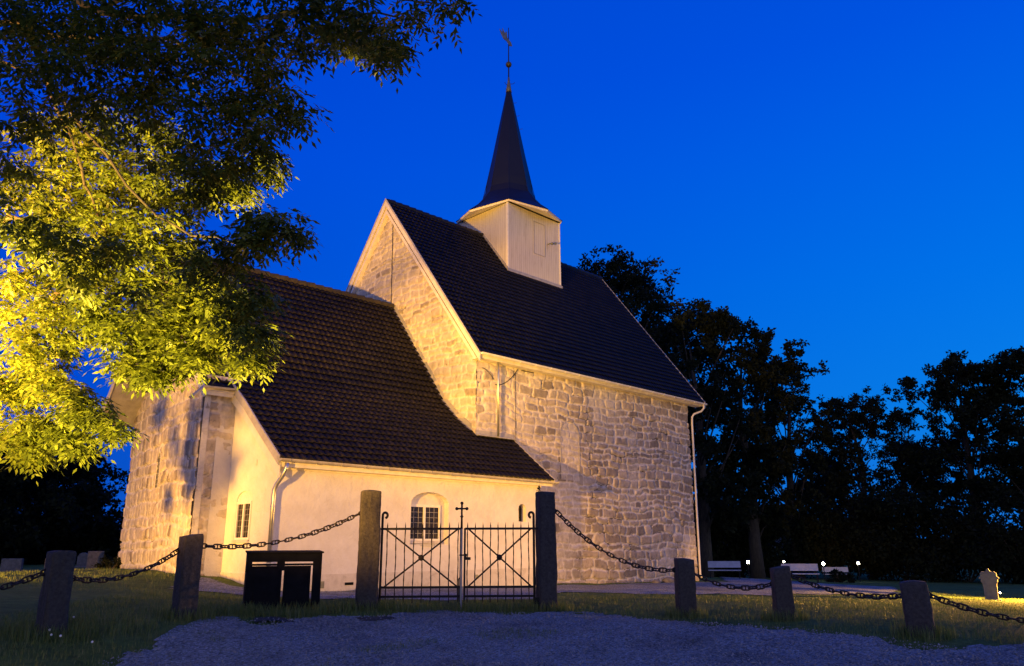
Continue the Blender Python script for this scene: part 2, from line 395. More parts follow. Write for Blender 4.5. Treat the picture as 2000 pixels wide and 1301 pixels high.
def inside(poly, x, y):
    poly = np.array(poly); n = len(poly); r = np.zeros(np.shape(x), bool)
    for i in range(n):
        x1, y1 = poly[i]; x2, y2 = poly[(i+1) % n]
        c = ((y1 > y) != (y2 > y)) & (x < (x2-x1)*(y-y1)/(y2-y1+1e-12)+x1); r ^= c
    return r
def gpx(px, py):           # ground point under a pixel of the survey view
    r = ray(px, py); t = 5.0
    lo, hi = 3.0, 90.0
    for _ in range(50):
        mid = (lo+hi)/2; p = r*mid
        if p[2]+H > Gn(p[0], p[1]): lo = mid
        else: hi = mid
    return (r*lo)[:2]
def sheet(name, poly, m, lift, step, rag, seed, kind='structure'):
    """ragged-edged cover lying on the terrain"""
    P = np.array(poly); x0, y0 = P.min(0)-.5; x1, y1 = P.max(0)+.5
    xs = np.arange(x0, x1, step); ys = np.arange(y0, y1, step); X, Y = np.meshgrid(xs, ys)
    dx = (fbm(X*1.3, Y*1.3, seed)-.5)*rag*2; dy = (fbm(X*1.3+40, Y*1.3, seed+9)-.5)*rag*2
    keep = inside(poly, X+dx, Y+dy)
    Z = gzn(X, Y)+lift
    f = grid_faces(len(xs), len(ys)); k = keep.ravel()[f].all(1); f = f[k]
    used, inv = np.unique(f, return_inverse=True)
    V = np.c_[X.ravel(), Y.ravel(), Z.ravel()][used]
    return tag(raw_mesh(name, V, inv.reshape(-1, 4), 4, m, smooth=True), kind=kind)
drive_edge = [gpx(*q) for q in ((190, 1299), (300, 1262), (390, 1222), (470, 1212), (600, 1210), (700, 1206), (820, 1200), (1000, 1199), (1100, 1200), (1200, 1206), (1320, 1216), (1450, 1222), (1600, 1234), (1750, 1250), (1990, 1275))]
drive = [(-3.6, 9.4), (-5.0, 7.0), (-6.0, 2.0), (-8, -14), (26, -14), (26, 8.5), (14, 9.6)]
drive = [tuple(p) for p in drive_edge][::-1]+drive
sheet('gravel_drive', drive, M['gravel'], .022, .07, .75, 5)
path = [tuple(gpx(*q)) for q in ((250, 1163), (330, 1152), (480, 1165), (690, 1172), (1045, 1172), (1110, 1158), (1340, 1162), (1530, 1163), (1760, 1160), (1750, 1147), (1640, 1142), (1500, 1133), (1400, 1126))]
path += [tuple(W(11.2, -.5, 0)[:2]), tuple(W(1.6, -.5, 0)[:2]), tuple(W(1.3, -1.15, 0)[:2]), tuple(W(-6.5, -1.1, 0)[:2]), tuple(W(-6.9, .9, 0)[:2])]
sheet('gravel_path', path, M['gravel'], .016, .14, .30, 11)
sheet('soil_patch', [tuple(gpx(*q)) for q in ((690, 1208), (745, 1206), (770, 1214), (700, 1219))], M['soil'], .030, .05, .25, 22)
sheet('soil_patch', [tuple(gpx(*q)) for q in ((490, 1210), (560, 1208), (575, 1219), (500, 1224))], M['soil'], .030, .05, .25, 23)

# ---------------------------------------------------------------- grass and pebbles (nobody could count them)
def blades(name, pts, hgt, wid, seed, lean=.45):
    rng = np.random.RandomState(seed); n = len(pts); p = pts
    az = rng.rand(n)*2*math.pi; h = hgt*(.5+rng.rand(n)); w = wid*(.6+.8*rng.rand(n)); ln = lean*rng.rand(n)*h
    dx = np.c_[np.cos(az), np.sin(az), np.zeros(n)]; sd = np.c_[-np.sin(az), np.cos(az), np.zeros(n)]
    up = np.array([0, 0, 1.0])
    a = p-sd*w[:, None]/2; b_ = p+sd*w[:, None]/2
    mid = p+dx*(ln*.35)[:, None]+up*(h*.6)[:, None]; c = mid+sd*w[:, None]*.35; d = mid-sd*w[:, None]*.35
    t = p+dx*ln[:, None]+up*h[:, None]
    V = np.stack([a, b_, c, d, t], 1).reshape(-1, 3); k = np.arange(n)[:, None]*5
    F = np.concatenate([np.c_[k, k+1, k+2], np.c_[k, k+2, k+3], np.c_[k+3, k+2, k+4]])
    col = np.repeat(rng.rand(n), 5)
    return tag(raw_mesh(name, V, F, 3, M['grass'], cols=np.c_[col, col, col]), kind='stuff')
rng = np.random.RandomState(7)
def scatter(n, xr, yr, dens):
    x = rng.uniform(*xr, n); y = rng.uniform(*yr, n); k = dens(x, y) > rng.rand(n); return np.c_[x[k], y[k], gzn(x[k], y[k])]
PATCH = [[tuple(gpx(*q)) for q in P_] for P_ in (((915, 1240), (990, 1231), (1095, 1236), (1080, 1250), (950, 1254)), ((680, 1274), (780, 1257), (860, 1252), (850, 1262), (730, 1281)), ((385, 1242), (420, 1234), (440, 1256), (400, 1260)))]
def churchmask(x, y):
    q = np.c_[x, y]/S-CO[:2]; u = q @ CUv[:2]; v = q @ CVv[:2]
    return ((u > .0) & (u < 10.9) & (v > .25)) | ((u > -6.6) & (u < 1.3) & (v > -1.05)) | ((u > -7.2) & (u < 0) & (v > 1.1))
def lawn_d(x, y):
    clump = fbm(x*1.6, y*1.6, 31)
    d = np.clip((clump-.22)*2.2, .05, 1)
    d = np.where(inside(drive, x, y), .10*(clump > .60), d)
    for P_ in PATCH: d = np.where(inside(P_, x, y), .85*(clump > .34)+.15, d)
    d = np.where(inside(path, x, y), .10*(clump > .5), d)
    return np.where(churchmask(x, y), 0, d)
blades('grass', np.r_[scatter(70000, (-7.5, 1.5), (9.0, 16.5), lawn_d), scatter(42000, (1.5, 12), (10.0, 20), lawn_d), scatter(26000, (-13, -3), (16, 27), lawn_d)], .055, .007, 1)
blades('lawn_grass', scatter(42000, (0, 26), (16, 34), lawn_d), .028, .014, 2)

# ---------------------------------------------------------------- church
church = thing('church', W(2, 4, -1.0), 'floodlit medieval stone church with white sacristy, dark tiled roofs and a black spire', 'church')
UV, VV, ZV = CUv*S, CVv*S, np.array([0, 0, S])

def stone_patch(name, p0, du, nrm, L, z0, z1, keep, seed, parent, step=.035, ch=(.17, .36), sw=(.22, .75), pale=lambda s, z: 0*s, batter=0.0, upright=0.0, flush=.0, dim=1.0):
    """rubble wall face: coursed stones standing proud of pale mortar, as real relief"""
    rg = np.random.RandomState(seed); p0 = np.array(p0, float); du = np.array(du, float); nrm = np.array(nrm, float)
    ns, nz = int(L/step)+1, int((z1-z0)/step)+1
    s = np.linspace(0, L, ns); z = np.linspace(z0, z1, nz); SS, ZZ = np.meshgrid(s, z)
    zz = ZZ-z0+(fbm(SS*.35, ZZ*.1, seed)-.5)*.5+(fbm(SS*2.2, ZZ*2.2, seed+3)-.5)*.20
    ss = SS+(fbm(SS*2.0, ZZ*2.0, seed+5)-.5)*.36
    hs = []; t = -.6
    while t < z1-z0+1.2: h = rg.uniform(*ch); hs.append(t); t += h
    hs = np.array(hs+[t]); ci = np.clip(np.searchsorted(hs, zz, 'right')-1, 0, len(hs)-2)
    dz = np.minimum(zz-hs[ci], hs[ci+1]-zz); ds = np.zeros_like(zz); sid = np.zeros_like(ci)
    for c in range(len(hs)-1):
        mk = ci == c
        if not mk.any(): continue
        e = [-1.0]
        while e[-1] < L+1.5: e.append(e[-1]+rg.uniform(*sw)*(1.3 if rg.rand() < .15 else 1))
        e = np.array(e); q = ss[mk]; k = np.clip(np.searchsorted(e, q, 'right')-1, 0, len(e)-2)
        ds[mk] = np.minimum(q-e[k], e[k+1]-q); sid[mk] = c*400+k
    r = .085
    ax = np.maximum(r-ds, 0); az = np.maximum(r-dz, 0)
    sd = r-np.hypot(ax, az)                                        # rounded corners
    T = rg.rand(400*len(hs)); T2 = rg.rand(400*len(hs)); a = T[sid]; b2 = T2[sid]
    jw = .010+.036*fbm(SS*2.5, ZZ*2.5, seed+8)
    face = np.clip((sd-jw)/.022, 0, 1); face = face*face*(3-2*face)
    sl = np.clip((fbm(SS*.45+3, ZZ*.45, seed+20)-.50)*3.2, 0, 1)   # old limewash left on the stones
    sl = np.clip(np.maximum(sl, pale(SS, ZZ))+flush, 0, 1)
    cover = np.clip(sl*1.2-(a > .80)*.55, 0, 1)
    rough = fbm(SS*7, ZZ*7, seed+30)
    h = face*(.010+.042*b2)*(1-.45*cover)+rough*.032*(.5+.5*face)+(fbm(SS*1.2, ZZ*1.2, seed+41)-.5)*.05
    mort = np.array([.64, .575, .49])*dim; lo = np.array([.225, .18, .13])*dim; hi = np.array([.50, .42, .325])*dim
    sc = lo+(hi-lo)*(np.clip(a*.75+b2*.35, 0, 1)[..., None]); sc = np.where((a > .93)[..., None], sc*np.array([.55, .55, .56]), sc)
    col = mort*(1-face[..., None])+sc*face[..., None]
    col = col*(1-.72*cover[..., None])+np.array([.63, .57, .48])*dim*(.72*cover[..., None])
    gap = np.clip((jw*.75-sd)/.010, 0, 1)*np.clip((fbm(SS*2.1+7, ZZ*2.1, seed+60)-.54)*7, 0, 1)*(1-.8*cover)     # joints that have lost their mortar
    pit = np.clip((fbm(SS*9, ZZ*9, seed+70)-.66)*9, 0, 1)*(.8-.5*cover)
    dk = np.maximum(gap, pit*.6)[..., None]; col = col*(1-dk)+np.array([.10, .08, .06])*dk; h = h-gap*.03
    col = col*(.76+.50*fbm(SS*6, ZZ*6, seed+50))[..., None]
    V = p0+SS[..., None]*du+(ZZ-z0)[..., None]*np.array([0, 0, 1.0])+(h+.004-batter*(ZZ-z0))[..., None]*nrm
    V[..., 2] += 0
    kp = keep(SS, ZZ); f = grid_faces(ns, nz); f = f[kp.ravel()[f].all(1)]
    used, inv = np.unique(f, return_inverse=True)
    return raw_mesh(name, V.reshape(-1, 3)[used], inv.reshape(-1, 4), 4, M['stone'], parent, col.reshape(-1, 3)[used], smooth=True)

zv0 = np.array([0, 0, 1.0])
ZB = -2.2        # everything is founded below ground
WE, WW, WS_, WN = .12, 10.75, .30, 9.1     # nave walls
RV, RZ, EZ, EV = 4.70, 11.30, 5.20, 0.0    # ridge and eave
k_n = (RZ-EZ)/(RV-EV)
# south wall of the nave
p = W(WE, WS_, ZB); Ls = (WW-WE)*S; zt = (EZ+.25-ZB)*S
ARX, ARZ = (4.0-WE)*S, (3.30-ZB)*S
def pale_s(s, z):
    arch = (np.abs(s-ARX) < .55) & (z < ARZ+np.sqrt(np.clip(.55**2-(s-ARX)**2, 0, 1))) & (z > (1.95-ZB)*S)
    quo = (s > 12.35) & (z > (-.60-ZB)*S) & (z < (.40-ZB)*S)
    left = np.clip((5.6-s)/3.5, 0, .85)*np.clip((z-.5)/1.5, .3, 1)
    return np.maximum(np.where(arch | quo, 1.0, 0), left*.9)
nave_s = stone_patch('wall', p, CUv, -CVv, Ls, 0, zt, lambda s, z: s > -1, 11, church, .032, (.20, .40), (.28, .85), pale_s)
nave_s['label'] = 'long south wall of squared rubble in pale mortar'
# relief of the walled up arch
mb = MB()
arc = [(-.55, 1.95), (-.55, 3.30)]+[(-.55*math.cos(t), 3.30+.55/S*math.sin(t)) for t in np.linspace(0.15, math.pi-.15, 9)]+[(.55, 3.30), (.55, 2.05)]
pts = [W(4.0+a/S, WS_-.045, z) for a, z in arc]
for a, b_ in zip(pts[:-1], pts[1:]): mb.tube([a, b_], .012, 5)
mb.build('arch_outline', M['greywood'], nave_s, smooth=True)
mb = MB(); mb.obox(W(WE+.06, WS_+.04, ZB), UV*(WW-WE-.10), VV*(WN-WS_-.10), ZV*(EZ+.3-ZB)); mb.build('wall_core', M['plinth'], church)
# ledge of larger foundation stones
rg = np.random.RandomState(4); mb = MB(); u = 1.6
foot = thing
while u < 10.4:
    w = rg.uniform(.35, .8); z = -1.10-.012*u+rg.uniform(-.05, .05)
    mb.obox(W(u, WS_-.17, z-.6), UV*(w-.03), VV*.2, ZV*(.62+rg.uniform(-.03, .06))); u += w
mb.build('footing', M['rock'], nave_s, bevel=.03)
# east gable of the nave, above the chancel
pe = W(WE, WN, 2.0); Le = (WN-WS_)*S
def keep_g(s, z):
    v = WN-s/S; zu = 2.0+z/S
    return zu < EZ+k_n*(RV-np.abs(v-RV))-.02
gable = stone_patch('wall', pe, -CVv, -CUv, Le+.05, 0, (RZ-2.0)*S, keep_g, 23, church, .035, (.18, .36), (.25, .7), lambda s, z: .55+0*s, flush=.12)
gable['label'] = 'east gable wall of the nave, warm lit rubble'
mb = MB(); ap = [W(WE+.05, WN-.03, EZ), W(WE+.05, RV, RZ-.12), W(WE+.05, WS_+.03, EZ)]; mb.prism(ap, UV*(WW-WE-.1)); mb.build('wall_core', M['plinth'], church)
mb = MB(); mb.tube([W(WE-.05, RV-.25, RZ-.75), W(WE-.05, RV-.32, 7.6)], .014, 6); mb.build('cable', M['iron'], gable)

# chancel walls (east wall stands a little askew)
e0 = W(-7.12, 1.15, -1.4); e1 = W(-6.30, 7.45, -1.4); Lc = float(np.linalg.norm((e1-e0)[:2])); cd = (e1-e0)/Lc; cn = np.array([-cd[1], cd[0], 0])
if cn @ CUv > 0: cn = -cn
CR_, CZ = 4.30, 7.46
def keep_c(s, z):
    v = 1.15+s/Lc*(7.45-1.15); zu = -1.4+z/S
    g = 3.62+(CZ-3.75)*(1-np.abs(v-CR_)/3.15)
    win = (np.abs(s-Lc*.50) < .15) & (z > (1.45+1.4)*S) & (z < (2.28+1.4)*S)
    return (zu < g) & ~win
def pale_c(s, z):
    a = (s > 1.05) & (s < 1.75) & (z > (.12+1.4)*S) & (z < (.52+1.4)*S)
    b_ = (s > .30) & (s < .95) & (z > (.30+1.4)*S) & (z < (.64+1.4)*S)
    c = (s < 1.9) & (z < (.26+1.4)*S) & (z > (.0+1.4)*S)
    return np.where(a | b_, 1.0, np.where(c, .8, .30))
chan_e = stone_patch('wall', e0-cd*.06, cd, cn, Lc+.06, 0, (CZ+1.4)*S, keep_c, 37, church, .034, (.22, .50), (.18, .45), pale_c, flush=.12, dim=1.05)
chan_e['label'] = 'east wall of the chancel, rough stone with a narrow lancet'
c0 = W(-7.12, 1.15, -1.4)
MB().obox(e0-cd*.06, cd*.14, -cn*.16, zv0*(3.55+1.4)*S).build('quoin', M['plinth'], chan_e)
def pale_sc(s, z): return np.clip((s-.50)/.08, 0, 1)
chan_s = stone_patch('wall', c0, CUv, -CVv, .80*S, 0, (3.70+1.4)*S, lambda s, z: s > -1, 41, church, .034, (.22, .45), (.3, .6), pale_sc, flush=.1, dim=1.05)
chan_s['label'] = 'short stone return of the chancel beside the sacristy'
mb = MB()
q = [W(-7.115, 1.155, -1.4), W(-6.29, 7.44, -1.4), W(.05, 7.44, -1.4), W(.05, 1.155, -1.4)]
mb.hexa(q, [a+ZV*(3.55+1.4) for a in q]); 
mb.prism([W(-7.05, 1.25, 3.55), W(-6.65, CR_, CZ-.25), W(-6.25, 7.35, 3.55)], UV*6.3); mb.build('wall_core', M['plinth'], church)
# plastered strip and plinth beside the sacristy
mb = MB(); mb.obox(W(-6.78, 1.112, -1.4), UV*.40, VV*.06, ZV*4.0); mb.build('plaster_strip', M['plaster'], chan_s)
# lancet
lw = thing
ce = e0+cd*Lc*.5; mb = MB()
pts = [(-.16, 1.42), (.16, 1.42), (.16, 2.12), (.10, 2.24), (0, 2.30), (-.10, 2.24), (-.16, 2.12)]
P3 = lambda a, z, d: np.array([*(ce[:2]+cd[:2]*a), z*S+H])+cn*d
mb.ring([P3(a*1.3, z+(.03 if z > 2 else -.02), .05) for a, z in pts], [P3(a, z, .05) for a, z in pts], -cn*.10)
lan = mb.build('window', M['plinth'], chan_e)
mb = MB(); mb.prism([P3(a*1.05, z, .030) for a, z in pts], -cn*.03); mb.build('pane', M['dark'], lan)
mb = MB()
for z in np.arange(1.50, 2.25, .13): mb.tube([P3(-.15, z, .036), P3(.15, z, .036)], .007, 5)
mb.tube([P3(0, 1.42, .036), P3(0, 2.28, .036)], .007, 5); mb.build('leading', M['greywood'], lan)

# sacristy: plastered walls with window niches
AE, AW, AS = -6.40, 1.25, -1.0
def niche_wall(o, du, nn, L, zb, top, holes, name, label):
    """plaster wall with arched recesses: front sheet with holes, reveals 'dep' deep and the back of each recess"""
    import bmesh
    bm = bmesh.new(); edges = []
    def P(s, z, d=0.0): return Vector((np.array(o)+np.array(du)*s+np.array([0, 0, 1.0])*(z-0)+np.array(nn)*d).tolist())
    def loop(pts, d=0.0):
        vs = [bm.verts.new(P(s, z, d)) for s, z in pts]; return vs, [bm.edges.new((vs[i], vs[(i+1) % len(vs)])) for i in range(len(vs))]
    edges += loop(top)[1]
    for h, dep in holes:
        vs, es = loop(h); edges += es
        bk = [bm.verts.new(P(s, z, -dep)) for s, z in h]
        for i in range(len(vs)): bm.faces.new((vs[i], vs[(i+1) % len(vs)], bk[(i+1) % len(vs)], bk[i]))
        bm.faces.new(bk)
    bmesh.ops.triangle_fill(bm, use_beauty=True, use_dissolve=False, edges=edges)
    # drop triangles that fall inside holes
    bmesh.ops.recalc_face_normals(bm, faces=bm.faces)
    me = bpy.data.meshes.new(name); bm.to_mesh(me); bm.free(); me.materials.append(M['plaster'])
    off = root_off(church); me.transform(Matrix.Translation(Vector((-off).tolist())))
    ob = link(name, me, church); ob['label'] = label; return ob
def archpts(c, hw, z0, zs, rise, n=10):
    return [(c-hw, z0), (c+hw, z0), (c+hw, zs)]+[(c+hw*math.cos(t), zs+rise*math.sin(t)) for t in np.linspace(.12, math.pi-.12, n)]+[(c-hw, zs)]
zA = ZB*S
sE = lambda u: (u-AE)*S
zz = lambda z: (z-ZB)*S
wS = archpts(sE(-2.46), .70, zz(.06), zz(.98), .26*S)
nS = archpts(sE(.60), .17, zz(.62), zz(.95), .15)
sac_s = niche_wall(W(AE, AS, ZB), CUv, -CVv, (AW-AE)*S, 0, [(0, 0), ((AW-AE)*S, 0), ((AW-AE)*S, zz(1.66)), (0, zz(1.66))], [(wS, .20), (nS, .22)], 'wall', 'white plastered south wall of the sacristy')
vE = lambda v: (v-AS)*S
roofE = lambda v: 1.72+(v+1.25)*.80 if v < .4 else 3.04+(v-.4)*.72
wE = archpts(vE(.31), .44, zz(.12), zz(.98), .22)
sac_e = niche_wall(W(AE, AS, ZB), CVv, -CUv, 2.2*S, 0, [(0, 0), (vE(1.2), 0), (vE(1.2), zz(3.55)), (vE(.4), zz(3.0)), (0, zz(1.86))], [(wE, .035)], 'wall', 'plastered east end of the sacristy')
mb = MB(); mb.obox(W(AW-.02, AS+.03, ZB), UV*.02, VV*1.4, ZV*(1.7-ZB)); 
mb.prism([W(AW-.02, AS+.03, 1.70), W(AW-.02, .3, 2.90), W(AW-.02, .3, 1.70)], UV*.02); mb.build('wall', M['plaster'], church)['label'] = 'narrow west end of the sacristy'
mb = MB(); mb.obox(W(AE+.25, AS+.30, ZB), UV*(AW-AE-.35), VV*1.2, ZV*(1.55-ZB)); mb.build('wall_core', M['dark'], church)
# plinth, a hand's breadth proud of the plaster
mb = MB(); mb.obox(W(AE-.012, AS-.016, ZB), UV*(AW-AE+.02), VV*.02, ZV*(-.53-ZB)); mb.build('plinth', M['plinth'], sac_s)
mb = MB(); mb.obox(W(AE-.016, AS+.006, ZB), UV*.02, VV*2.12, ZV*(-.50-ZB)); mb.build('plinth', M['plinth'], sac_e)
def vent(u, z, w=.12, h=.12):
    mb = MB(); o = W(u, AS-.024, z); mb.obox(o, CUv*w, CVv*.02, (0, 0, h)); return mb
vent(-5.33, -.80, .17, .17).build('vent', M['copper'], sac_s); vent(-1.03, -.74, .10, .12).build('vent', M['copper'], sac_s)
vent(-4.70, -.76, .26, .07).build('outlet', M['black_paint'], sac_s)
mb = MB(); f0 = [W(-2.72, AS-.012, .02), W(-2.32, AS-.012, .02), W(-2.32, AS-.012, .07), W(-2.72, AS-.012, .07)]
f1 = [W(-2.71, AS-.012, .03), W(-2.33, AS-.012, .03), W(-2.33, AS-.012, .06), W(-2.71, AS-.012, .06)]
mb.ring(f0, f1, -CVv*.012); mb.build('plaque', M['greywood'], sac_s)
mb = MB(); mb.obox(W(AE-.012, -.12, 1.66), CVv*.07, CUv*.01, (0, 0, .15)); mb.build('vent', M['plinth'], sac_e)

def casement(o, du, nn, w, h, cols, rows, parent_label, curtain=True):
    """two-light window standing in a recess; o = lower left corner on its outer face"""
    o = np.array(o); du = np.array(du); nn = np.array(nn); zv = np.array([0, 0, 1.0])
    P = lambda s, z, d=0: o+du*s+zv*z+nn*d
    f = .055
    out = [P(0, 0), P(w, 0), P(w, h), P(0, h)]; inn = [P(f, f), P(w-f, f), P(w-f, h-f*1.3), P(f, h-f*1.3)]
    win = MB().ring(out, inn, -nn*.06).build('window', M['frame'], church); win['label'] = parent_label
    MB().obox(P(w/2-.035, f, 0.004), du*.07, -nn*.05, zv*(h-f*2.2)).build('mullion', M['frame'], win)
    for s0, s1 in ((f, w/2-.035), (w/2+.035, w-f)):
        MB().obox(P(s0, f, -.035), du*(s1-s0), -nn*.006, zv*(h-2.2*f)).build('pane', M['glass'], win)
        mb = MB()
        for k in range(1, rows): z = f+(h-2.2*f)*k/rows; mb.obox(P(s0, z-.004, -.028), du*(s1-s0), -nn*.006, zv*.008)
        for k in range(1, cols): s = s0+(s1-s0)*k/cols; mb.obox(P(s-.004, f, -.026), du*.008, -nn*.006, zv*(h-2.2*f))
        mb.build('leading', M['zinc'], win)
    MB().obox(P(-.03, -.075, .05), du*(w+.06), -nn*.12, zv*.07).build('sill', M['plinth'], win)
    return win
casement(W(-3.00, AS+.13, .14), CUv, -CVv, 1.20, 1.02, 3, 6, 'two-light leaded window in the arched niche of the south wall')
casement(W(AE-.004, .64, .16)+CUv*.0, -CVv, -CUv, .80, .98, 2, 6, 'two-light leaded window of the plastered east end')
mb = MB(); mb.obox(W(.45, AS+.165, .64), CUv*.36, CVv*.006, (0, 0, .55)); sl = mb.build('window', M['glass'], church); sl['label'] = 'small slit window near the end of the white wall'

# ---- roofs
def tiled(name, o_fn, L, prof, row, col, amp, m, base, var, seed, parent, label=None, per=8):
    """pantiles as one relief: o_fn(s, v, z) world point; prof = [(v, z)] from eave to ridge"""
    rg = np.random.RandomState(seed); pr = np.array(prof, float)*S
    seg = np.r_[0, np.cumsum(np.hypot(*np.diff(pr, axis=0).T))]; T = seg[-1]
    ti = np.arange(0, T+1e-6, row)
    if T-ti[-1] > .05: ti = np.r_[ti, T]
    nt_ = int(round(L/col)); s = np.arange(nt_*per+1)*(L/(nt_*per)); fr = (np.arange(nt_*per+1) % per)/per
    wave = amp*(np.cos(2*math.pi*(fr-.25))*.62+.38*np.cos(4*math.pi*(fr-.2)))
    rows = []; cols = []
    nmid = 3
    for i in range(len(ti)-1):
        jit = rg.uniform(-.008, .008, nt_+1)[np.minimum(np.arange(len(s))//per, nt_)]
        tc = rg.rand(nt_+1)[np.minimum(np.arange(len(s))//per, nt_)]
        for t, hgt in ((ti[i]-.004, -.004), (ti[i]-.010, .034), (ti[i]+(ti[i+1]-ti[i])*.5, .020), (ti[i+1], .002)):
            tt = np.clip(t+(jit if hgt == .034 else 0)-(.012*np.cos(2*math.pi*(fr-.25)) if hgt == .034 else 0), -.03, T)
            v = np.interp(tt, seg, pr[:, 0]); z = np.interp(tt, seg, pr[:, 1])
            dv = np.interp(tt+.05, seg, pr[:, 0])-np.interp(tt-.05, seg, pr[:, 0]); dz = np.interp(tt+.05, seg, pr[:, 1])-np.interp(tt-.05, seg, pr[:, 1])
            ln = np.hypot(dv, dz)+1e-9; h = hgt+wave*(.6 if hgt < 0 else 1)+.05
            rows.append(np.c_[s, v-dz/ln*h, z+dv/ln*h]); cols.append(np.array(base)*(1+var*(tc-.5)*2)[:, None])
    A = np.array(rows); ny, nx = A.shape[:2]; A = A.reshape(-1, 3)
    V = o_fn(A[:, 0], A[:, 1], A[:, 2])
    ob = raw_mesh(name, V, grid_faces(nx, ny), 4, m, parent, np.array(cols).reshape(-1, 3), smooth=False)
    if label: ob['label'] = label
    return ob
def church_pt(u0):
    def fn(s, v, z): return (CO*S+np.array([0, 0, H]))+CUv*(u0*S+s[:, None])+CVv*v[:, None]+np.array([0, 0, 1.0])*z[:, None]
    return fn
NU0, NU1 = -.05, 11.45
prof_n = [(EV, EZ), (RV, RZ)]
nroof = tiled('roof', church_pt(NU0), (NU1-NU0)*S, prof_n, .30, .205, .024, M['glazed'], (.0065, .0062, .0075), .5, 3, church, 'steep roof of glazed black pantiles over the nave')
mb = MB()   # deck below the tiles and the north slope
for sgn in (1, -1):
    vv = lambda v: RV-sgn*(RV-v)
    mb.prism([W(NU0+.02, vv(EV+.02), EZ-.03), W(NU0+.02, RV, RZ-.03), W(NU0+.02, RV, RZ-.13), W(NU0+.02, vv(EV+.02), EZ-.12)], UV*(NU1-NU0-.04))
mb.build('roof_deck', M['barge'], church)
mb = MB(); vv = lambda v: 2*RV-v
mb.prism([W(NU0, RV, RZ+.03), W(NU0, vv(EV), EZ+.03), W(NU0, vv(EV), EZ-.02), W(NU0, RV, RZ-.02)], UV*(NU1-NU0)); mb.build('roof', M['spire'], church)['label'] = 'far north slope of the nave roof'
def ridge_caps(a, b_, r, step, m, parent, seed):
    rg = np.random.RandomState(seed); a = np.array(a); b_ = np.array(b_); L = np.linalg.norm(b_-a); d = (b_-a)/L; n = int(L/step); mb = MB()
    for i in range(n):
        p = a+d*L*i/n; q = a+d*(L*(i+1)/n+.03); j = rg.uniform(-.01, .01)
        mb.tube([p+(0, 0, j-.01), q+(0, 0, j+.012)], [r*.92, r*1.12], 10)
    return mb.build('ridge_cap', m, parent)
ridge_caps(W(NU0, RV, RZ+.03), W(NU1, RV, RZ+.03), .12, .36, M['glazed_plain'] if 'glazed_plain' in M else M['spire'], nroof, 2)
# barge boards, soffit of the verge, crown of the gable
def barge(u, sgn_u, sides, width, parent, m, thick=.05, lift=.10):
    mb = MB()
    for sg in sides:
        vv = lambda v: RV-sg*(RV-v)
        mb.prism([W(u, vv(EV-.06), EZ-.06+lift), W(u, RV, RZ+.02+lift), W(u, RV, RZ+.02+lift-width), W(u, vv(EV-.06), EZ-.06+lift-width)], CUv*thick*sgn_u)
    return mb.build('barge_board', m, parent)
barge(NU0, -1, (1, -1), .26, nroof, M['barge'], .04, .07)
barge(NU0-.035, -1, (1, -1), .08, nroof, M['greywood'], .02, .10)
barge(NU1, 1, (1, -1), .22, nroof, M['greywood'], .04, .09)
mb = MB()
for sg in (1, -1):
    vv = lambda v: RV-sg*(RV-v)
    mb.prism([W(NU0+.01, vv(EV+.1), EZ-.13), W(NU0+.01, RV, RZ-.28), W(NU0+.01, RV, RZ-.42), W(NU0+.01, vv(EV+.2), EZ-.16)], UV*.17)
mb.build('verge_soffit', M['barge'], church)
mb = MB()
mb.obox(W(NU0+.05, .04, EZ-.13), UV*(NU1-NU0-.1), VV*.30, ZV*.05); mb.build('eave_soffit', M['barge'], church)
def gutter(a, b_, r, m, parent, brackets=0):
    a = np.array(a); b_ = np.array(b_); d = (b_-a)/np.linalg.norm(b_-a); side = np.cross(d, (0, 0, 1)); vs = []; n = 9
    for p in (a, b_):
        for rr in (r, r*.86):
            for k in range(n): t = math.pi*k/(n-1); vs.append(p+side*math.cos(t)*rr-np.array([0, 0, 1])*math.sin(t)*rr)
    fs = []
    for k in range(n-1):
        fs += [(k, k+1, 2*n+k+1, 2*n+k), (n+k+1, n+k, 3*n+k, 3*n+k+1)]
    fs += [(0, 2*n, 3*n, n), (n-1, 2*n-1, 4*n-1, 3*n-1), tuple(range(n)), tuple(range(2*n, 3*n))]
    g = MB().add(vs, fs); gob = g.build('gutter', m, parent)
    if brackets:
        L = np.linalg.norm(b_-a)
        for i in range(brackets):
            mb = MB()
            p = a+d*(.25+(L-.5)*i/(brackets-1))
            pts = [p+side*math.cos(t)*(r*1.06)-np.array([0, 0, 1])*math.sin(t)*r*1.06 for t in np.linspace(0, math.pi, 7)]
            mb.tube(pts, .011, 5); mb.build('bracket', m, gob)
    return gob
gutter(W(-.03, -.085, EZ+.0), W(NU1+.02, -.085, EZ-.04), .075, M['white_metal'], church, 18)['label'] = 'white gutter along the nave eave'

# chancel roof, running down over the sacristy
CU0, CU1 = -7.25, .11
up_prof = [(1.00, 3.43), (1.63, 4.00), (2.5, 5.16), (CR_, CZ)]
lo_prof = [(-1.28, 1.68), (-.3, 2.44), (.43, 3.03), (1.00, 3.43)]
base_c = (.0105, .0085, .0082)
croof = tiled('roof', church_pt(-6.52), (CU1+6.52)*S, lo_prof+up_prof[1:], .30, .215, .028, M['tile'], base_c, .45, 5, church, 'brown tiled chancel roof swept down over the sacristy')
tiled('roof', church_pt(.11), (1.53-.11)*S, lo_prof[:2]+[(.27, 2.90)], .30, .215, .028, M['tile'], base_c, .45, 6, church, 'low end of the sacristy roof against the nave')
tiled('roof', church_pt(CU0), (-6.52-CU0)*S, [(.93, 3.36)]+up_prof[1:], .30, .215, .028, M['tile'], base_c, .45, 7, church, 'eastern end of the chancel roof')
mb = MB()
pr = lo_prof+up_prof[1:]
low = [(v+.02, z-.03) for v, z in pr]
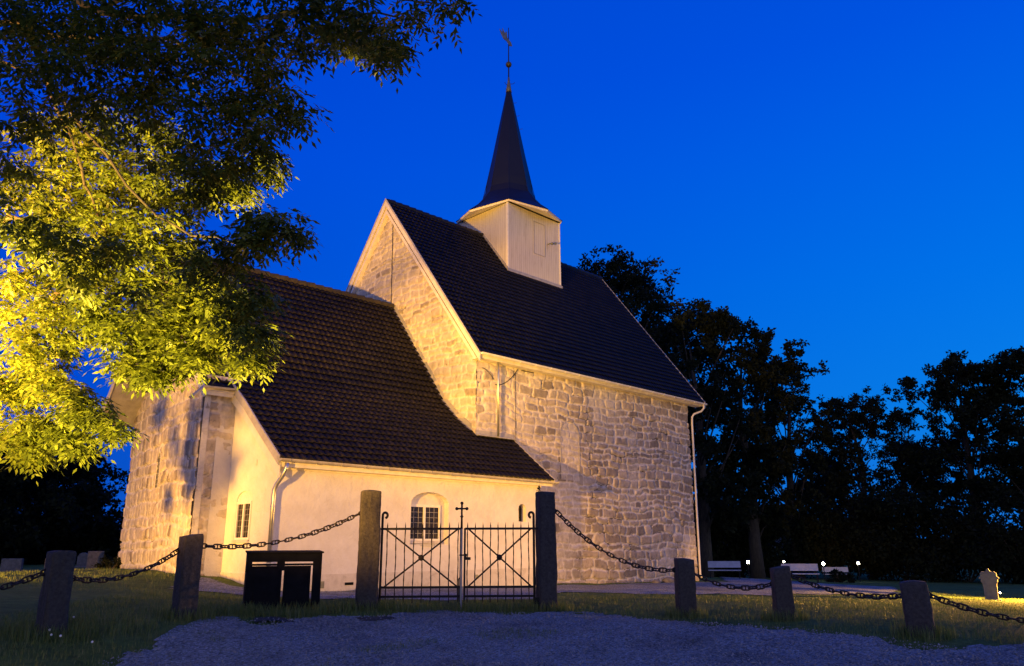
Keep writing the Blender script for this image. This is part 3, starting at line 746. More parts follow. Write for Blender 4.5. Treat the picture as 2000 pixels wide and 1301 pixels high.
und = [(v+.03, z-.13) for v, z in pr]
mb.prism([W(-6.50, v, z) for v, z in low]+[W(-6.50, v, z) for v, z in und[::-1]], UV*(CU1+6.50))
mb.build('roof_deck', M['barge'], church)
mb = MB(); l2 = [(-1.26, 1.65), (-.3, 2.41), (.28, 2.88)]
mb.prism([W(CU1+.005, v, z) for v, z in l2]+[W(CU1+.005, v+.01, z-.10) for v, z in l2[::-1]], UV*(1.51-CU1)); mb.build('roof_deck', M['barge'], church)
mb = MB(); l3 = [(.95, 3.33)]+[(v+.02, z-.03) for v, z in up_prof[1:]]
mb.prism([W(CU0+.02, v, z) for v, z in l3]+[W(CU0+.02, v+.03, z-.11) for v, z in l3[::-1]], UV*(-6.51-CU0-.02)); mb.build('roof_deck', M['barge'], church)
mb = MB(); n3 = [(2*CR_-v, z) for v, z in [(.93, 3.36)]+up_prof[1:]][::-1]
mb.prism([W(CU0, v, z+.04) for v, z in n3]+[W(CU0, v, z-.06) for v, z in n3[::-1]], UV*(CU1-CU0)); mb.build('roof', M['tile_plain'] if 'tile_plain' in M else M['greywood'], church)['label'] = 'north slope of the chancel roof'
ridge_caps(W(CU0, CR_, CZ+.05), W(CU1, CR_, CZ+.05), .12, .36, M['soil'], croof, 5)
def board(u, prof, width, thick, m, parent, lift=.09, name='barge_board', back=0.0):
    mb = MB(); mb.prism([W(u, v, z+lift) for v, z in prof]+[W(u, v, z+lift-width) for v, z in prof[::-1]], CUv*thick); return mb.build(name, m, parent)
board(-6.52, lo_prof+[(1.45, 3.82)], .20, -.04, M['greywood'], croof)
board(-6.50, lo_prof+[(1.10, 3.50)], .30, -.02, M['plaster'], croof, -.05, 'verge_trim')
board(1.53, [(-1.30, 1.66), (-.3, 2.44), (.26, 2.88)], .17, .04, M['greywood'], croof)
eg = [(v, z) for v, z in [(.85, 3.30)]+up_prof[1:]]
egn = eg+[(2*CR_-v, z) for v, z in eg[-2::-1]]
mb = MB(); 
for pr_ in (eg, [(2*CR_-v, z) for v, z in eg]):
    mb.prism([W(CU0, v, z+.07) for v, z in pr_]+[W(CU0, v, z-.16) for v, z in pr_[::-1]], -CUv*.04)
mb.build('barge_board', M['barge'], croof)
mb = MB(); mb.obox(W(CU0+.02, .93, 3.30), UV*.72, VV*.22, ZV*.05); mb.build('eave_soffit', M['barge'], church)
gutter(W(-7.30, .86, 3.38), W(-6.56, .86, 3.40), .06, M['gutter_dark'], church)['label'] = 'short gutter over the chancel return'
mb = MB(); mb.tube([W(-7.28, .86, 3.36), W(-7.36, .82, 3.28), W(-7.62, .66, 3.05)], .045, 8); mb.build('spout', M['gutter_dark'], church, smooth=True)
mb = MB(); mb.obox(W(-6.40, -1.20, 1.62), UV*7.85, VV*.22, ZV*.045); mb.obox(W(-6.40, -1.035, 1.52), UV*7.7, VV*.04, ZV*.10); mb.build('eave_soffit', M['barge'], church)
gutter(W(-6.56, -1.36, 1.70), W(1.60, -1.36, 1.66), .072, M['gutter_dark'], church, 14)['label'] = 'weathered gutter along the sacristy eave'
# lead flashing where the low roofs meet the nave
fl = [(.43, 3.03), (1.00, 3.43), (1.63, 4.00), (2.5, 5.16), (CR_, CZ)]
mb = MB(); mb.prism([W(WE-.035, v, z+.24) for v, z in fl]+[W(WE-.035, v, z-.02) for v, z in fl[::-1]], CUv*.03)
mb.prism([W(WE-.16, v, z+.075) for v, z in fl]+[W(WE-.16, v, z+.045) for v, z in fl[::-1]], CUv*.17); mb.build('flashing', M['zinc'], croof)
mb = MB(); mb.obox(W(WE-.03, WS_-.05, 2.94), UV*1.45, VV*.035, ZV*.15); mb.obox(W(WE-.03, WS_-.17, 2.93), UV*1.45, VV*.14, ZV*.03); mb.build('flashing', M['zinc'], croof)

# downpipes
def pipe(pts, r, m, label, clips=()):
    mb = MB(); mb.tube(pts, r, 12); o = mb.build('downpipe', m, church, smooth=True); o['label'] = label
    if len(clips):
        for a, d in clips: MB().tube([np.array(a)-np.array(d)*.02, np.array(a)+np.array(d)*.02], r*1.2, 12).build('clip', m, o)
    return o
zv = np.array([0, 0, 1.0])
bz = [W(-6.40, -1.36, 1.62), W(-6.41, -1.35, 1.50), W(-6.44, -1.28, 1.36), W(-6.48, -1.16, 1.22), W(-6.50, -1.11, 1.10), W(-6.50, -1.10, .9)]
pipe(bz+[W(-6.50, -1.10, -.80)], .055, M['galv'], 'shiny galvanised pipe at the corner of the white sacristy', [(W(-6.50, -1.10, .78), zv), (W(-6.50, -1.10, -.30), zv)])
pipe([W(.78, .10, 5.14), W(.79, .10, 4.6), W(.79, .10, 2.96)], .042, M['galv'], 'pipe dropping from the nave gutter to the low roof')
pipe([W(11.30, -.085, 5.12), W(11.30, -.085, 4.98), W(11.22, -.02, 4.86), W(10.95, .14, 4.74), W(10.86, .17, 4.62), W(10.83, .17, 4.4), W(10.72, .17, -.95), W(10.70, .10, -1.08)], .045, M['white_metal'], 'white pipe down the western corner of the nave', [(W(10.80, .17, 3.2), zv), (W(10.76, .17, 1.4), zv)])
mb = MB(); pts = [W(.3+.05*k, WS_-.05, 4.86-.12*(k/6)**2) for k in range(10)]; mb.tube(pts, .012, 5)
pts = [W(.82+.13*k, WS_-.05, 4.45+.012*k*k) for k in range(8)]; mb.tube(pts, .014, 5); mb.build('cable', M['iron'], nave_s)
mb = MB(); mb.tube([W(1.62, WS_-.045, 4.9), W(1.64, WS_-.045, 2.9)], .008, 5); mb.build('cable', M['iron'], nave_s)
mb = MB(); mb.obox(W(1.9, .24, 5.02), UV*.5, VV*.03, ZV*.02); mb.build('timber', M['bark'], nave_s)

# turret and spire
TU0, TU1, TV0, TV1, TZ = 4.37, 7.23, 3.33, 6.07, 12.28
tur = MB(); q = [W(TU0, TV0, 8.2), W(TU1, TV0, 8.2), W(TU1, TV1, 8.2), W(TU0, TV1, 8.2)]
tur.hexa(q, [W(TU0, TV0, TZ-.01), W(TU1, TV0, TZ-.01), W(TU1, TV1, TZ-.01), W(TU0, TV1, TZ-.01)])
tower = tur.build('turret', M['boards'], church); tower['label'] = 'white boarded ridge turret'
tu, tv = (TU0+TU1)/2, (TV0+TV1)/2; hw = (TU1-TU0)/2
mb = MB()      # corner boards and foot flashing
mb.obox(W(TU0-.012, TV0-.012, 9.40), UV*.06, VV*.012, ZV*2.88); mb.obox(W(TU0-.012, TV0+.002, 9.45), UV*.012, VV*.06, ZV*2.83)
mb.build('corner_board', M['frame'], tower)
MB().obox(W(TU1-.05, TV0-.012, 9.40), UV*.06, VV*.012, ZV*2.88).build('corner_board', M['frame'], tower)
mb = MB(); zr = lambda v: EZ+k_n*(v-EV)
mb.prism([W(TU0-.05, TV0-.03, zr(TV0)+.06), W(TU0-.05, TV0-.03, zr(TV0)+.19), W(TU0-.05, RV, RZ+.17), W(TU0-.05, RV, RZ+.02)], UV*.035)
mb.obox(W(TU0-.05, TV0-.05, zr(TV0)+.05), UV*(TU1-TU0+.1), VV*.035, ZV*.10)
mb.build('flashing', M['zinc'], tower)
mb = MB(); o = W(5.72, TV0-.02, 10.62)
mb.ring([o, o+CUv*.78, o+CUv*.78+zv*1.62, o+zv*1.62], [o+CUv*.015+zv*.015, o+CUv*.765+zv*.015, o+CUv*.765+zv*1.605, o+CUv*.015+zv*1.605], -CVv*.012); mb.build('hatch', M['greywood'], tower)
mb = MB(); o = W(6.50, TV0-.03, 11.18); mb.tube([o, o-CVv*.18], .03, 8); mb.ball(o-CVv*.2+CUv*.08, .07, 8, 6); mb.tube([o-CVv*.2+CUv*.08, o-CVv*.26+CUv*.28+zv*.03], .02, 6)
mb.ball(o-CVv*.26+CUv*.28+zv*.05, .05, 8, 6); mb.build('lamp_bracket', M['copper'], tower)
oc = lambda r, z, k: W(tu+r*math.cos(math.pi/4*k+math.pi/4), tv+r*math.sin(math.pi/4*k+math.pi/4), z)
R0 = hw*math.sqrt(2)+.03
def lv(r, z, drop=0.0): return [oc(r, z-(drop if k % 2 else 0), k) for k in range(8)]
# the eave dips between the corners of the turret, where it projects furthest
E0 = lv(R0, TZ, .17); E1 = lv(R0+.03, TZ+.07, .17)
mb = MB()
for k in range(0, 8, 2):
    a, b_, c = E0[k], E0[(k+1) % 8], E0[(k+2) % 8]; mb.prism([a, b_, c], ZV*.03)
mb.build('eave_soffit', M['barge'], tower)
mb = MB(); n = 8; vs = E0+E1
mb.add(vs, [(k, (k+1) % n, n+(k+1) % n, n+k) for k in range(n)]); mb.build('fascia', M['barge'], tower)
rings = [lv(R0+.045, TZ+.065, .17), lv(1.50, TZ+.50, .10), lv(1.04, 13.30), lv(.95, 13.58), lv(.90, 13.9)]
rings += [lv(.90*(1-t)+.055*t, 13.9+(18.38-13.9)*t) for t in (.33, .66, 1.0)]
sp = MB(); n = 8; vs = [p for r_ in rings for p in r_]
sp.add(vs, [(i*n+k, i*n+(k+1) % n, (i+1)*n+(k+1) % n, (i+1)*n+k) for i in range(len(rings)-1) for k in range(n)]+[tuple(range(n))[::-1]])
spire = sp.build('spire', M['spire'], church); spire['label'] = 'slender octagonal black spire with flared foot'
mb = MB()
for k in range(8): mb.tube([oc(R0+.04, TZ+.08-(.17 if k % 2 else 0), k), oc(1.50, TZ+.50-(.10 if k % 2 else 0), k), oc(1.04, 13.30, k), oc(.905, 13.9, k), oc(.06, 18.1, k)], .014, 4)
mb.build('hip_roll', M['spire'], spire)
ax_ = lambda z: W(tu, tv, z)
mb = MB(); mb.tube([ax_(18.1), ax_(18.4), ax_(18.55), ax_(18.8)], [.16, .11, .075, .05], 10); mb.build('spire_cap', M['copper'], spire, smooth=True)
mb = MB(); mb.tube([ax_(18.6), ax_(21.2)], [.035, .02], 8); rod = mb.build('finial_rod', M['iron'], church)
mb = MB(); mb.ball(ax_(19.42), .16, 14, 9); mb.build('ball', M['gilt'], rod, smooth=True)
mb = MB(); X3 = np.array([-.8, -.6, 0.0]); f_ = lambda a, z: ax_(20.45)+X3*a+zv*z
mb.prism([f_(-.22, -.10), f_(-.05, -.16), f_(.12, .05), f_(.35, .12), f_(.52, .38), f_(.60, .62), f_(.40, .46), f_(.42, .74), f_(.26, .50), f_(.14, .66), f_(.10, .30), f_(-.04, .16), f_(-.14, .10)], np.array([.018, -.024, 0])); mb.build('weathervane', M['copper'], rod)
for t, z in ((0, 18.5), (2.1, 18.35), (4.0, 18.4)):
    d = np.array([math.cos(t), math.sin(t), 0]); MB().tube([ax_(z), ax_(z)+d*.22, ax_(z)+d*.32+zv*.08], .014, 5).build('climbing_hook', M['iron'], spire)
for k, z in enumerate((17.6, 17.0, 16.4)):
    MB().tube([oc(.90*(1-(z-13.9)/4.5)+.05, z, 6), oc(.90*(1-(z-13.9)/4.5)+.16, z+.02, 6)], .012, 4).build('climbing_hook', M['iron'], spire)

# ---------------------------------------------------------------- granite posts, chains, gate
def granite(px_l, px_r, py_t, py_b, D, rz, label, seed, slim=1.0, group='granite fence posts', taper=.04, lean=0.0):
    base = at((px_l+px_r)/2, py_b, D); base[2] = min(base[2], Gn(base[0], base[1])+.05)
    top = at((px_l+px_r)/2, py_t, D); h = top[2]-base[2]
    wpx = (px_r-px_l)*D/FPX/ray((px_l+px_r)/2, py_t)[1]
    w = wpx/(abs(math.cos(rz))+abs(math.sin(rz)))*.97*slim; rz = rz+math.atan2(-base[0], base[1])
    t = thing('granite_post', (base[0], base[1], base[2]), label, 'granite post', group, rz)
    rg = np.random.RandomState(seed); n = 14; mz = max(int(h/.06), 10); vs = []; fs = []
    per = []
    for k in range(4*n):
        sd, f = divmod(k, n); f = f/n*2-1; per.append([(f, -1), (1, f), (-f, 1), (-1, -f)][sd])
    per = np.array(per); nn = len(per); rr = np.hypot(per[:, 0], per[:, 1]); per = per*(1-.045*np.clip(rr-1.15, 0, 1)/.26)[:, None]
    zs = np.r_[np.linspace(-.5, h-.02, mz), h]
    for j, z in enumerate(zs):
        tp = 1+taper*(1-z/h)-(.06 if j == len(zs)-1 else 0)
        ang = np.arctan2(per[:, 1], per[:, 0])
        dn = (fbm(ang*2.5+10, np.full(nn, z*3.2), seed)-.5)*.20+(fbm(ang*9+30, np.full(nn, z*10.0), seed+2)-.5)*.09
        q = per*w/2*tp*(1+dn)[:, None]
        for a in q: vs.append((a[0]+lean*z, a[1], z+(.02*math.sin(a[0]*9+seed)+.025*a[0] if j == len(zs)-1 else 0)))
    m_ = len(zs)
    fs = [(j*nn+k, j*nn+(k+1) % nn, (j+1)*nn+(k+1) % nn, (j+1)*nn+k) for j in range(m_-1) for k in range(nn)]
    vs.append((lean*h, 0, h+.012)); c = len(vs)-1
    fs += [((m_-1)*nn+k, (m_-1)*nn+(k+1) % nn, c) for k in range(nn)]
    MB().add(vs, fs).build('shaft', M['granite'], t, smooth=True, local=True)
    return t
gl = granite(692, 738, 960, 1192, 14.9, R(4), 'tall rough granite gatepost left of the iron gate', 2, .90, group='granite gateposts', taper=.06)
gr = granite(1047, 1089, 961, 1190, 15.1, R(17), 'tall granite gatepost right of the iron gate with a weed on its top', 4, group='granite gateposts', taper=.03)
granite(333, 384, 1045, 1203, 13.0, R(20), 'granite post with a lit rough left side, in front of the chancel wall', 6, .93)
granite(66, 132, 1078, 1232, 11.3, R(18), 'wide low granite post at the far left of the chain fence', 8, .84)
granite(1321, 1362, 1091, 1204, 14.4, R(15), 'granite post standing before the corner of the nave', 10)
granite(1511, 1553, 1107, 1205, 13.6, R(15), 'granite post partly hiding a white bench', 12)
granite(1774, 1825, 1137, 1232, 11.9, R(4), 'short leaning granite post nearest the right edge', 14, lean=-.05)
granite(-250, -180, 1110, 1260, 10.0, R(5), 'granite post beyond the left end of the visible chain', 16)
granite(2150, 2210, 1170, 1275, 10.6, R(5), 'granite post beyond the right end of the visible chain', 18)

# one stud link, copied along each chain
def stadium(a, b_, n=6):
    pts = []
    for k in range(n+1): t = -math.pi/2+math.pi*k/n; pts.append((a+b_*math.cos(t), b_*math.sin(t)))
    for k in range(n+1): t = math.pi/2+math.pi*k/n; pts.append((-a+b_*math.cos(t), b_*math.sin(t)))
    return pts
LW = .0125
def link_mesh():
    pts = stadium(.040, .034); n = len(pts); ring = 6; vs = []; fs = []
    for i in range(n):
        p = np.array([*pts[i], 0.]); q = np.array([*pts[(i+1) % n], 0.]); o = np.array([*pts[i-1], 0.])
        t = q-o; t /= np.linalg.norm(t); s_ = np.cross(t, (0, 0, 1))
        for k in range(ring): a = 2*math.pi*k/ring; vs.append(p+LW*(math.cos(a)*s_+math.sin(a)*np.array([0, 0, 1])))
    fs = [(i*ring+k, i*ring+(k+1) % ring, ((i+1) % n)*ring+(k+1) % ring, ((i+1) % n)*ring+k) for i in range(n) for k in range(ring)]
    mb = MB().add(vs, fs); mb.tube([(0, -.034, 0), (0, -.014, 0), (0, .014, 0), (0, .034, 0)], [.013, .0095, .0095, .013], 6)
    o = mb.build('link', M['chain_iron'], None, smooth=True); me = o.data; bpy.data.objects.remove(o); return me
LINK = link_mesh(); PITCHL = .122
def chain(a, b_, low, label):
    """hangs from a to b; low = how far its lowest point hangs below the straight line"""
    a = np.array(a); b_ = np.array(b_); N = 200; t = np.linspace(0, 1, N)
    P = a+(b_-a)*t[:, None]; P[:, 2] -= 4*low*t*(1-t)
    d = np.r_[0, np.cumsum(np.linalg.norm(np.diff(P, axis=0), axis=1))]; n = int(round(d[-1]/PITCHL))
    root = thing('chain', P[N//2], label, 'chain', 'iron chains of the churchyard fence')
    off = np.array(root.location)
    for i in range(n):
        s0, s1 = d[-1]*i/n, d[-1]*(i+1)/n
        p = np.array([np.interp((s0+s1)/2, d, P[:, k]) for k in range(3)]); q0 = np.array([np.interp(s0, d, P[:, k]) for k in range(3)]); q1 = np.array([np.interp(s1, d, P[:, k]) for k in range(3)])
        x = Vector((q1-q0).tolist()).normalized(); y = Vector((0, 0, 1)).cross(x).normalized(); z = x.cross(y)
        ang = math.pi/2*(i % 2)+.3*math.sin(i*2.7+a[0])+.25
        rot = Matrix((x, z, -y)).transposed() @ Matrix.Rotation(ang, 3, 'X')
        o = link('link', LINK, root); o.matrix_local = Matrix.Translation(Vector((p-off).tolist())) @ rot.to_4x4()
    return root
chain(at(-215, 1160, 10.05), at(100, 1112, 11.28), .16, 'chain coming in from the left edge to the wide low post')
chain(at(100, 1118, 11.3), at(358, 1068, 13.0), .27, 'chain hanging between the two left granite posts, over the dim grass')
chain(at(358, 1062, 13.0), at(712, 998, 14.9), .26, 'chain rising from the lit post past the dark bin cabinet to the gatepost')
chain(at(1070, 980, 15.1), at(1342, 1110, 14.4), .42, 'long chain sloping down from the right gatepost before the stone wall')
chain(at(1342, 1112, 14.4), at(1533, 1131, 13.6), .22, 'short chain hanging before the first white bench')
chain(at(1533, 1118, 13.6), at(1800, 1158, 11.9), .18, 'chain between the post by the bench and the short leaning post')
chain(at(1800, 1156, 11.9), at(2180, 1215, 10.6), .17, 'chain running out of the picture at the right')
e = at(1096, 1000, 14.85); chain(e, e-np.array([0, 0, .36]), 0.0, 'loose end of chain dangling beside the right gatepost')

# wrought iron gate
gA = at(738, 1180, 14.95); gB = at(1049, 1178, 15.05)
gdir = gB-gA; GL = np.linalg.norm(gdir[:2]); gdir = np.array([gdir[0], gdir[1], 0])/GL; gn = np.array([gdir[1], -gdir[0], 0])
zg = (gA[2]+gB[2])/2
def GP(s, z, d=0): return gA*[1, 1, 0]+gdir*s+gn*d+np.array([0, 0, zg+z])
px2m = lambda px: (px-738)/(1049-738)*GL
def py2z(py): return (1180-py)/155.0*1.385
def leaf(x0, x1, hinge, label, cross):
    t = thing('gate_leaf', GP((px2m(x0)+px2m(x1))/2, 0), label, 'gate', 'leaves of the iron gate')
    s0, s1 = px2m(x0), px2m(x1); zT, zM, zL = py2z(1032), py2z(1148), py2z(1166)
    for z, nme in ((zT, 'rail'), (zM, 'rail'), (zL, 'rail')): MB().obox(GP(s0, z-.02, -.012), gdir*(s1-s0), gn*.024, zv*.04).build(nme, M['iron'], t)
    n = 9
    for i in range(n):
        s = s0+.10+(s1-s0-.15)*i/(n-1) if hinge < 0 else s0+.05+(s1-s0-.15)*i/(n-1)
        pts = []; rr = []
        for z in np.arange(py2z(1178), py2z(1022), .05): pts.append(GP(s+.004*math.sin(z*9+i), z, .02)); rr.append(.0105+.0022*math.sin(z*38+i*2))
        pts.append(GP(s, py2z(1019), .02)); rr.append(.002)
        MB().tube(pts, rr, 6).build('bar', M['iron'], t)
    for za, zb in ((zT, zM), (zM, zT)):
        MB().tube([GP(s0+.06, za, -.022), GP(s1-.05, zb, -.022)], .017, 6).build('brace', M['iron'], t)
    MB().ball(GP((s0+s1)/2, (zT+zM)/2, -.03), .055, 10, 6, (1, .6, 1)).build('boss', M['iron'], t, smooth=True)
    # hinge stile with scroll
    sh = s0 if hinge < 0 else s1
    pts = [GP(sh, z) for z in np.linspace(-.02, zT+.235, 5)]
    pts += [GP(sh-hinge*(.045-.045*math.cos(a)), zT+.235+.05*math.sin(a)+.012) for a in np.linspace(.3, 4.6, 10)]
    st_ = MB().tube(pts, .023, 8).build('hinge_stile', M['iron'], t, smooth=True)
    MB().box(GP(sh+hinge*.06, zT), (.14, .03, .035)).build('hinge', M['iron'], st_); MB().box(GP(sh+hinge*.05, .04), (.12, .06, .12)).build('hinge', M['iron'], st_)
    sm = s1 if hinge < 0 else s0
    MB().obox(GP(sm-.018, -.02, -.012), gdir*.036, gn*.024, zv*(zT+.03)).build('meeting_stile', M['iron'], t)
    if cross:
        c = GP(s1+.012, 0); cz = lambda a, z: c+gdir*a+zv*z
        MB().tube([cz(0, -.12), cz(0, zT+.02)], .020, 8).build('centre_post', M['zinc'], t)
        zb = zT+.06
        k = MB().tube([cz(0, zT), cz(0, zT+.20), cz(0, zT+.22), cz(0, zT+.24), cz(0, zT+.44)], [.022, .018, .035, .018, .018], 8)
        k.tube([cz(-.085, zT+.365), cz(.085, zT+.365)], .016, 8)
        for a, z in ((-.095, zT+.365), (.095, zT+.365), (0, zT+.465)): k.ball(cz(a, z), .031, 8, 6)
        k.build('cross', M['iron'], t, smooth=True)
        MB().tube([cz(-.045, -.16), cz(-.045, .42), cz(-.03, .45)], .011, 6).build('drop_bolt', M['iron'], t)
    else:
        l = MB(); l.box(GP(s0-.02, py2z(1085)), (.16, .05, .025)); l.box(GP(s0+.06, py2z(1092)), (.10, .05, .05)); l.box(GP(s0+.01, py2z(1088)), (.05, .05, .10)); l.build('latch', M['iron'], t)
leaf(741, 898, -1, 'left leaf of the wrought iron gate, carrying the small cross', True)
leaf(906, 1044, 1, 'right leaf of the wrought iron gate, with the latch', False)

# weed on the gatepost
p = at(1052, 962, 14.95); wd = thing('weed', p, 'tiny weed growing from the top of the right gatepost', 'plant')
mb = MB(); rg = np.random.RandomState(3)
mb.tube([p-zv*.03, p+zv*.13], .004, 4); mb.build('stem', M['grass'], wd)
mb = MB()
for i in range(12):
    c = p+zv*rg.uniform(.02, .15)+rg.uniform(-.05, .05, 3)*[1, 1, .2]; d = rg.uniform(-1, 1, 3)*.03; e2 = rg.uniform(-1, 1, 3)*.025; mb.add([c-d, c+e2, c+d, c-e2], [(0, 1, 2, 3)])
mb.build('foliage', M['far_leaf'], wd)

# waste bin cabinet
cb = at(548, 1190, 14.3); cb[2] = Gn(cb[0], cb[1])-.02
CW, CD, CH = 1.25, .56, .97
bx = thing('bin_cabinet', cb, 'black metal cabinet for two waste bins standing beside the gate', 'bin cabinet', None, R(21))
def lbox(c, d, name, parent=bx, m='black_paint', bevel=0.006): return MB().box(c, d).build(name, M[m], parent, local=True, bevel=bevel)
yf = -CD/2
for sx_ in (-1, 1): lbox((sx_*(CW/2-.015), .005, CH/2), (.028, CD-.02, CH-.02), 'side_panel')
MB().prism([(-CW/2-.02, yf-.02, CH-.015), (-CW/2-.02, -yf+.02, CH+.015), (-CW/2-.02, -yf+.02, CH+.035), (-CW/2-.02, yf-.02, CH+.01)], (CW+.04, 0, 0)).build('lid', M['black_paint'], bx, local=True)
lbox((0, yf+.012, CH-.085), (CW-.03, .024, .14), 'front_rail')
lbox((0, yf+.014, CH-.200), (CW-.07, .020, .034), 'front_rail')
lbox((-.07, yf+.016, CH-.20), (.13, .030, .20), 'front_post')
lbox((CW/2-.085, yf+.016, CH/2-.04), (.14, .028, CH-.12), 'front_post'); lbox((-CW/2+.045, yf+.016, CH/2-.04), (.075, .028, CH-.12), 'front_post')
for x0, x1 in ((-CW/2+.08, -.045), (-.012, CW/2-.185)):
    d_ = lbox(((x0+x1)/2, yf+.010, .38), (x1-x0, .022, .735), 'door')
    lbox(((x0+x1)/2, yf-.006, .38), (x1-x0-.10, .010, .63), 'panel', d_, bevel=.004)
for z in (CH-.17, CH-.30): lbox((-CW/2-.012, yf+.05, z), (.02, .04, .05), 'hinge', bx)

# ---------------------------------------------------------------- churchyard
gs = at(1938, 1172, 24.0); gs[2] = Gn(gs[0], gs[1])-.05
grave = thing('gravestone', gs, 'pale gravestone with shouldered rounded top on the floodlit grass', 'gravestone', None, R(-32))
prof = [(-.19, 0), (-.21, .62), (-.25, .70), (-.25, .78), (-.30, .80), (-.30, .85), (-.24, .88), (-.25, .98), (-.18, 1.05), (-.12, 1.03), (-.06, 1.06), (-.03, 1.14), (.03, 1.14), (.06, 1.06), (.12, 1.03), (.18, 1.05), (.25, .98), (.24, .88), (.30, .85), (.30, .80), (.25, .78), (.25, .70), (.21, .62), (.19, 0)]
MB().prism([(a*.86, -.08, z*.82) for a, z in prof], (0, .16, 0)).build('slab', M['gravestone'], grave, local=True, bevel=.015)
MB().box((0, 0, .04), (.46, .32, .10)).build('base', M['gravestone'], grave, local=True, bevel=.02)
for px, py, D, w, h, rz, lab, rnd in ((97, 1108, 27.0, .30, .62, .4, 'small mossy headstone just right of the wide granite post', 0), (184, 1108, 31, .55, .75, .5, 'dark square headstone near the chancel corner', 1), (160, 1110, 34, .42, .65, .3, 'dark headstone left of the square one', 0), (22, 1112, 30, .7, .55, .2, 'low slanted headstone at the left edge among tall grass', 1)):
    p = at(px, py, D); p[2] = Gn(p[0], p[1])-.05; t = thing('headstone', p, lab, 'headstone', 'old headstones east of the chancel', rz)
    if rnd: pr_ = [(-w/2, 0), (-w/2, h), (w/2, h), (w/2, 0)]
    else: pr_ = [(-w/2, 0), (-w/2, h*.7)]+[(-w/2*math.cos(a), h*.7+.3*h*math.sin(a)) for a in np.linspace(.3, math.pi-.3, 6)]+[(w/2, h*.7), (w/2, 0)]
    MB().prism([(a, -.08, z) for a, z in pr_], (0, .16, 0)).build('slab', M['headstone'], t, local=True, bevel=.012)
    MB().box((0, 0, .02), (w+.16, .34, .16)).build('base', M['headstone'], t, local=True, bevel=.02)
def rock(px, py, D, r, seed, lab):
    p = at(px, py, D); p[2] = Gn(p[0], p[1])+r*.25; mb = MB(); mb.ball(p, r, 12, 8, (1.3, 1, .7)); rg = np.random.RandomState(seed)
    mb.v = [tuple(np.array(p)+(np.array(q)-p)*(1+.35*(fbm(np.array([q[0]*4.0]), np.array([q[1]*4.0+q[2]*5]), seed)[0]-.5))) for q in mb.v]
    return tag(mb.build('rock', M['rock'], None, smooth=True), lab, 'rock', 'loose rocks at the foot of the nave')
rock(1306, 1132, 33.0, .24, 1, 'rounded dark rock at the foot of the nave wall, beside the post'); rock(1282, 1130, 32.4, .15, 2, 'smaller pale bluish rock left of the dark one')

def bench(px, py, D, rz, lab, copy=None):
    p = at(px, py, D); p[2] = Gn(p[0], p[1])
    if copy is None:
        t = thing('park_bench', p, lab, 'bench', 'white churchyard benches', rz)
        MB().box((0, 0, .44), (1.75, .38, .05)).build('seat', M['bench_white'], t, local=True, bevel=.008)
        MB().prism([(-.875, .20, .58), (-.875, .30, .92), (-.875, .33, .92), (-.875, .23, .58)], (1.75, 0, 0)).build('backrest', M['bench_white'], t, local=True)
        for sx_ in (-.78, .78):
            mb = MB(); mb.tube([(sx_, -.17, 0), (sx_, -.15, .42), (sx_, .2, .42), (sx_, .34, .9)], .022, 6); mb.tube([(sx_, .2, .42), (sx_, .26, 0)], .022, 6); mb.tube([(sx_, -.16, .15), (sx_, .24, .15)], .016, 6); mb.build('frame', M['iron'], t, local=True)
        return t
    t = copy.copy(); C.objects.link(t); t.location = tuple(p); t.rotation_euler = (0, 0, rz); t['label'] = lab
    for ch in list(copy.children): c = ch.copy(); C.objects.link(c); c.parent = t
    return t
b1 = bench(1417, 1134, 45.0, R(-12), 'white bench beside the big tree trunk, close to the nave corner')
bench(1566, 1143, 41.0, R(-14), 'white bench half hidden behind the granite post', b1)
bench(1636, 1140, 58.0, R(-8), 'distant dim bench to the right of the half hidden one', b1)

lamps = [(1461, 1098, 52, 1.0, 'small glowing garden lamp just right of the bench by the trunk'), (1531, 1097, 60, .75, 'faint garden lamp directly above the granite post'), (1608, 1101, 50, 1.0, 'bright garden lamp with lit leaves beside it'), (1676, 1100, 54, .95, 'lone glowing lamp right of the lit leaves'), (1814, 1105, 62, .55, 'tiny distant lamp above the short leaning post'), (1953, 1158, 34, .35, 'little grave light beside the pale gravestone')]
for px, py, D, k, lab in lamps:
    p = at(px, py, D); g = Gn(p[0], p[1]); t = thing('garden_lamp', (p[0], p[1], g), lab, 'lamp', 'garden lamps under the trees')
    MB().tube([(p[0], p[1], g-.1), (p[0], p[1], p[2]-.1*k)], .03, 6).build('pole', M['iron'], t)
    MB().ball(p, .09*k, 10, 7).build('globe', M['globe'], t, smooth=True)
    MB().tube([p+zv*.13*k, p+zv*.20*k], [.17*k, .03], 8).build('cap', M['iron'], t)

# floodlights outside the picture, some added only to brighten walls and leaves
for loc, tgt, lab in ((LAMP_A, FLOODS[0][2], 'floodlight on a mast by the ash tree'), (FLOODS[1][1], FLOODS[1][2], 'added narrow floodlight evening out the gable and turret'), (FLOODS[2][1], FLOODS[2][2], 'added narrow floodlight brightening the nave wall'), (LAMP_B, FLOODS[5][2], 'low floodlight on the lawn aimed at the nave corner'), (LEAF_FILL, FLOODS[3][2], 'added low uplight brightening the leaves of the ash tree'), (CHANCEL_FILL, FLOODS[4][2], 'added low floodlight brightening the chancel wall')):
    g = Gn(loc[0], loc[1]); t = thing('floodlight', (loc[0], loc[1], g), lab, 'floodlight', 'floodlights of the church')
    d = np.array(tgt)-loc; d /= np.linalg.norm(d); bk = loc-d*.28
    MB().tube([(bk[0], bk[1], g-.2), (bk[0], bk[1], bk[2])], .04, 8).build('mast', M['galv'], t)
    MB().tube([loc-d*.36, loc-d*.20], [.10, .22], 12).build('housing', M['iron'], t)

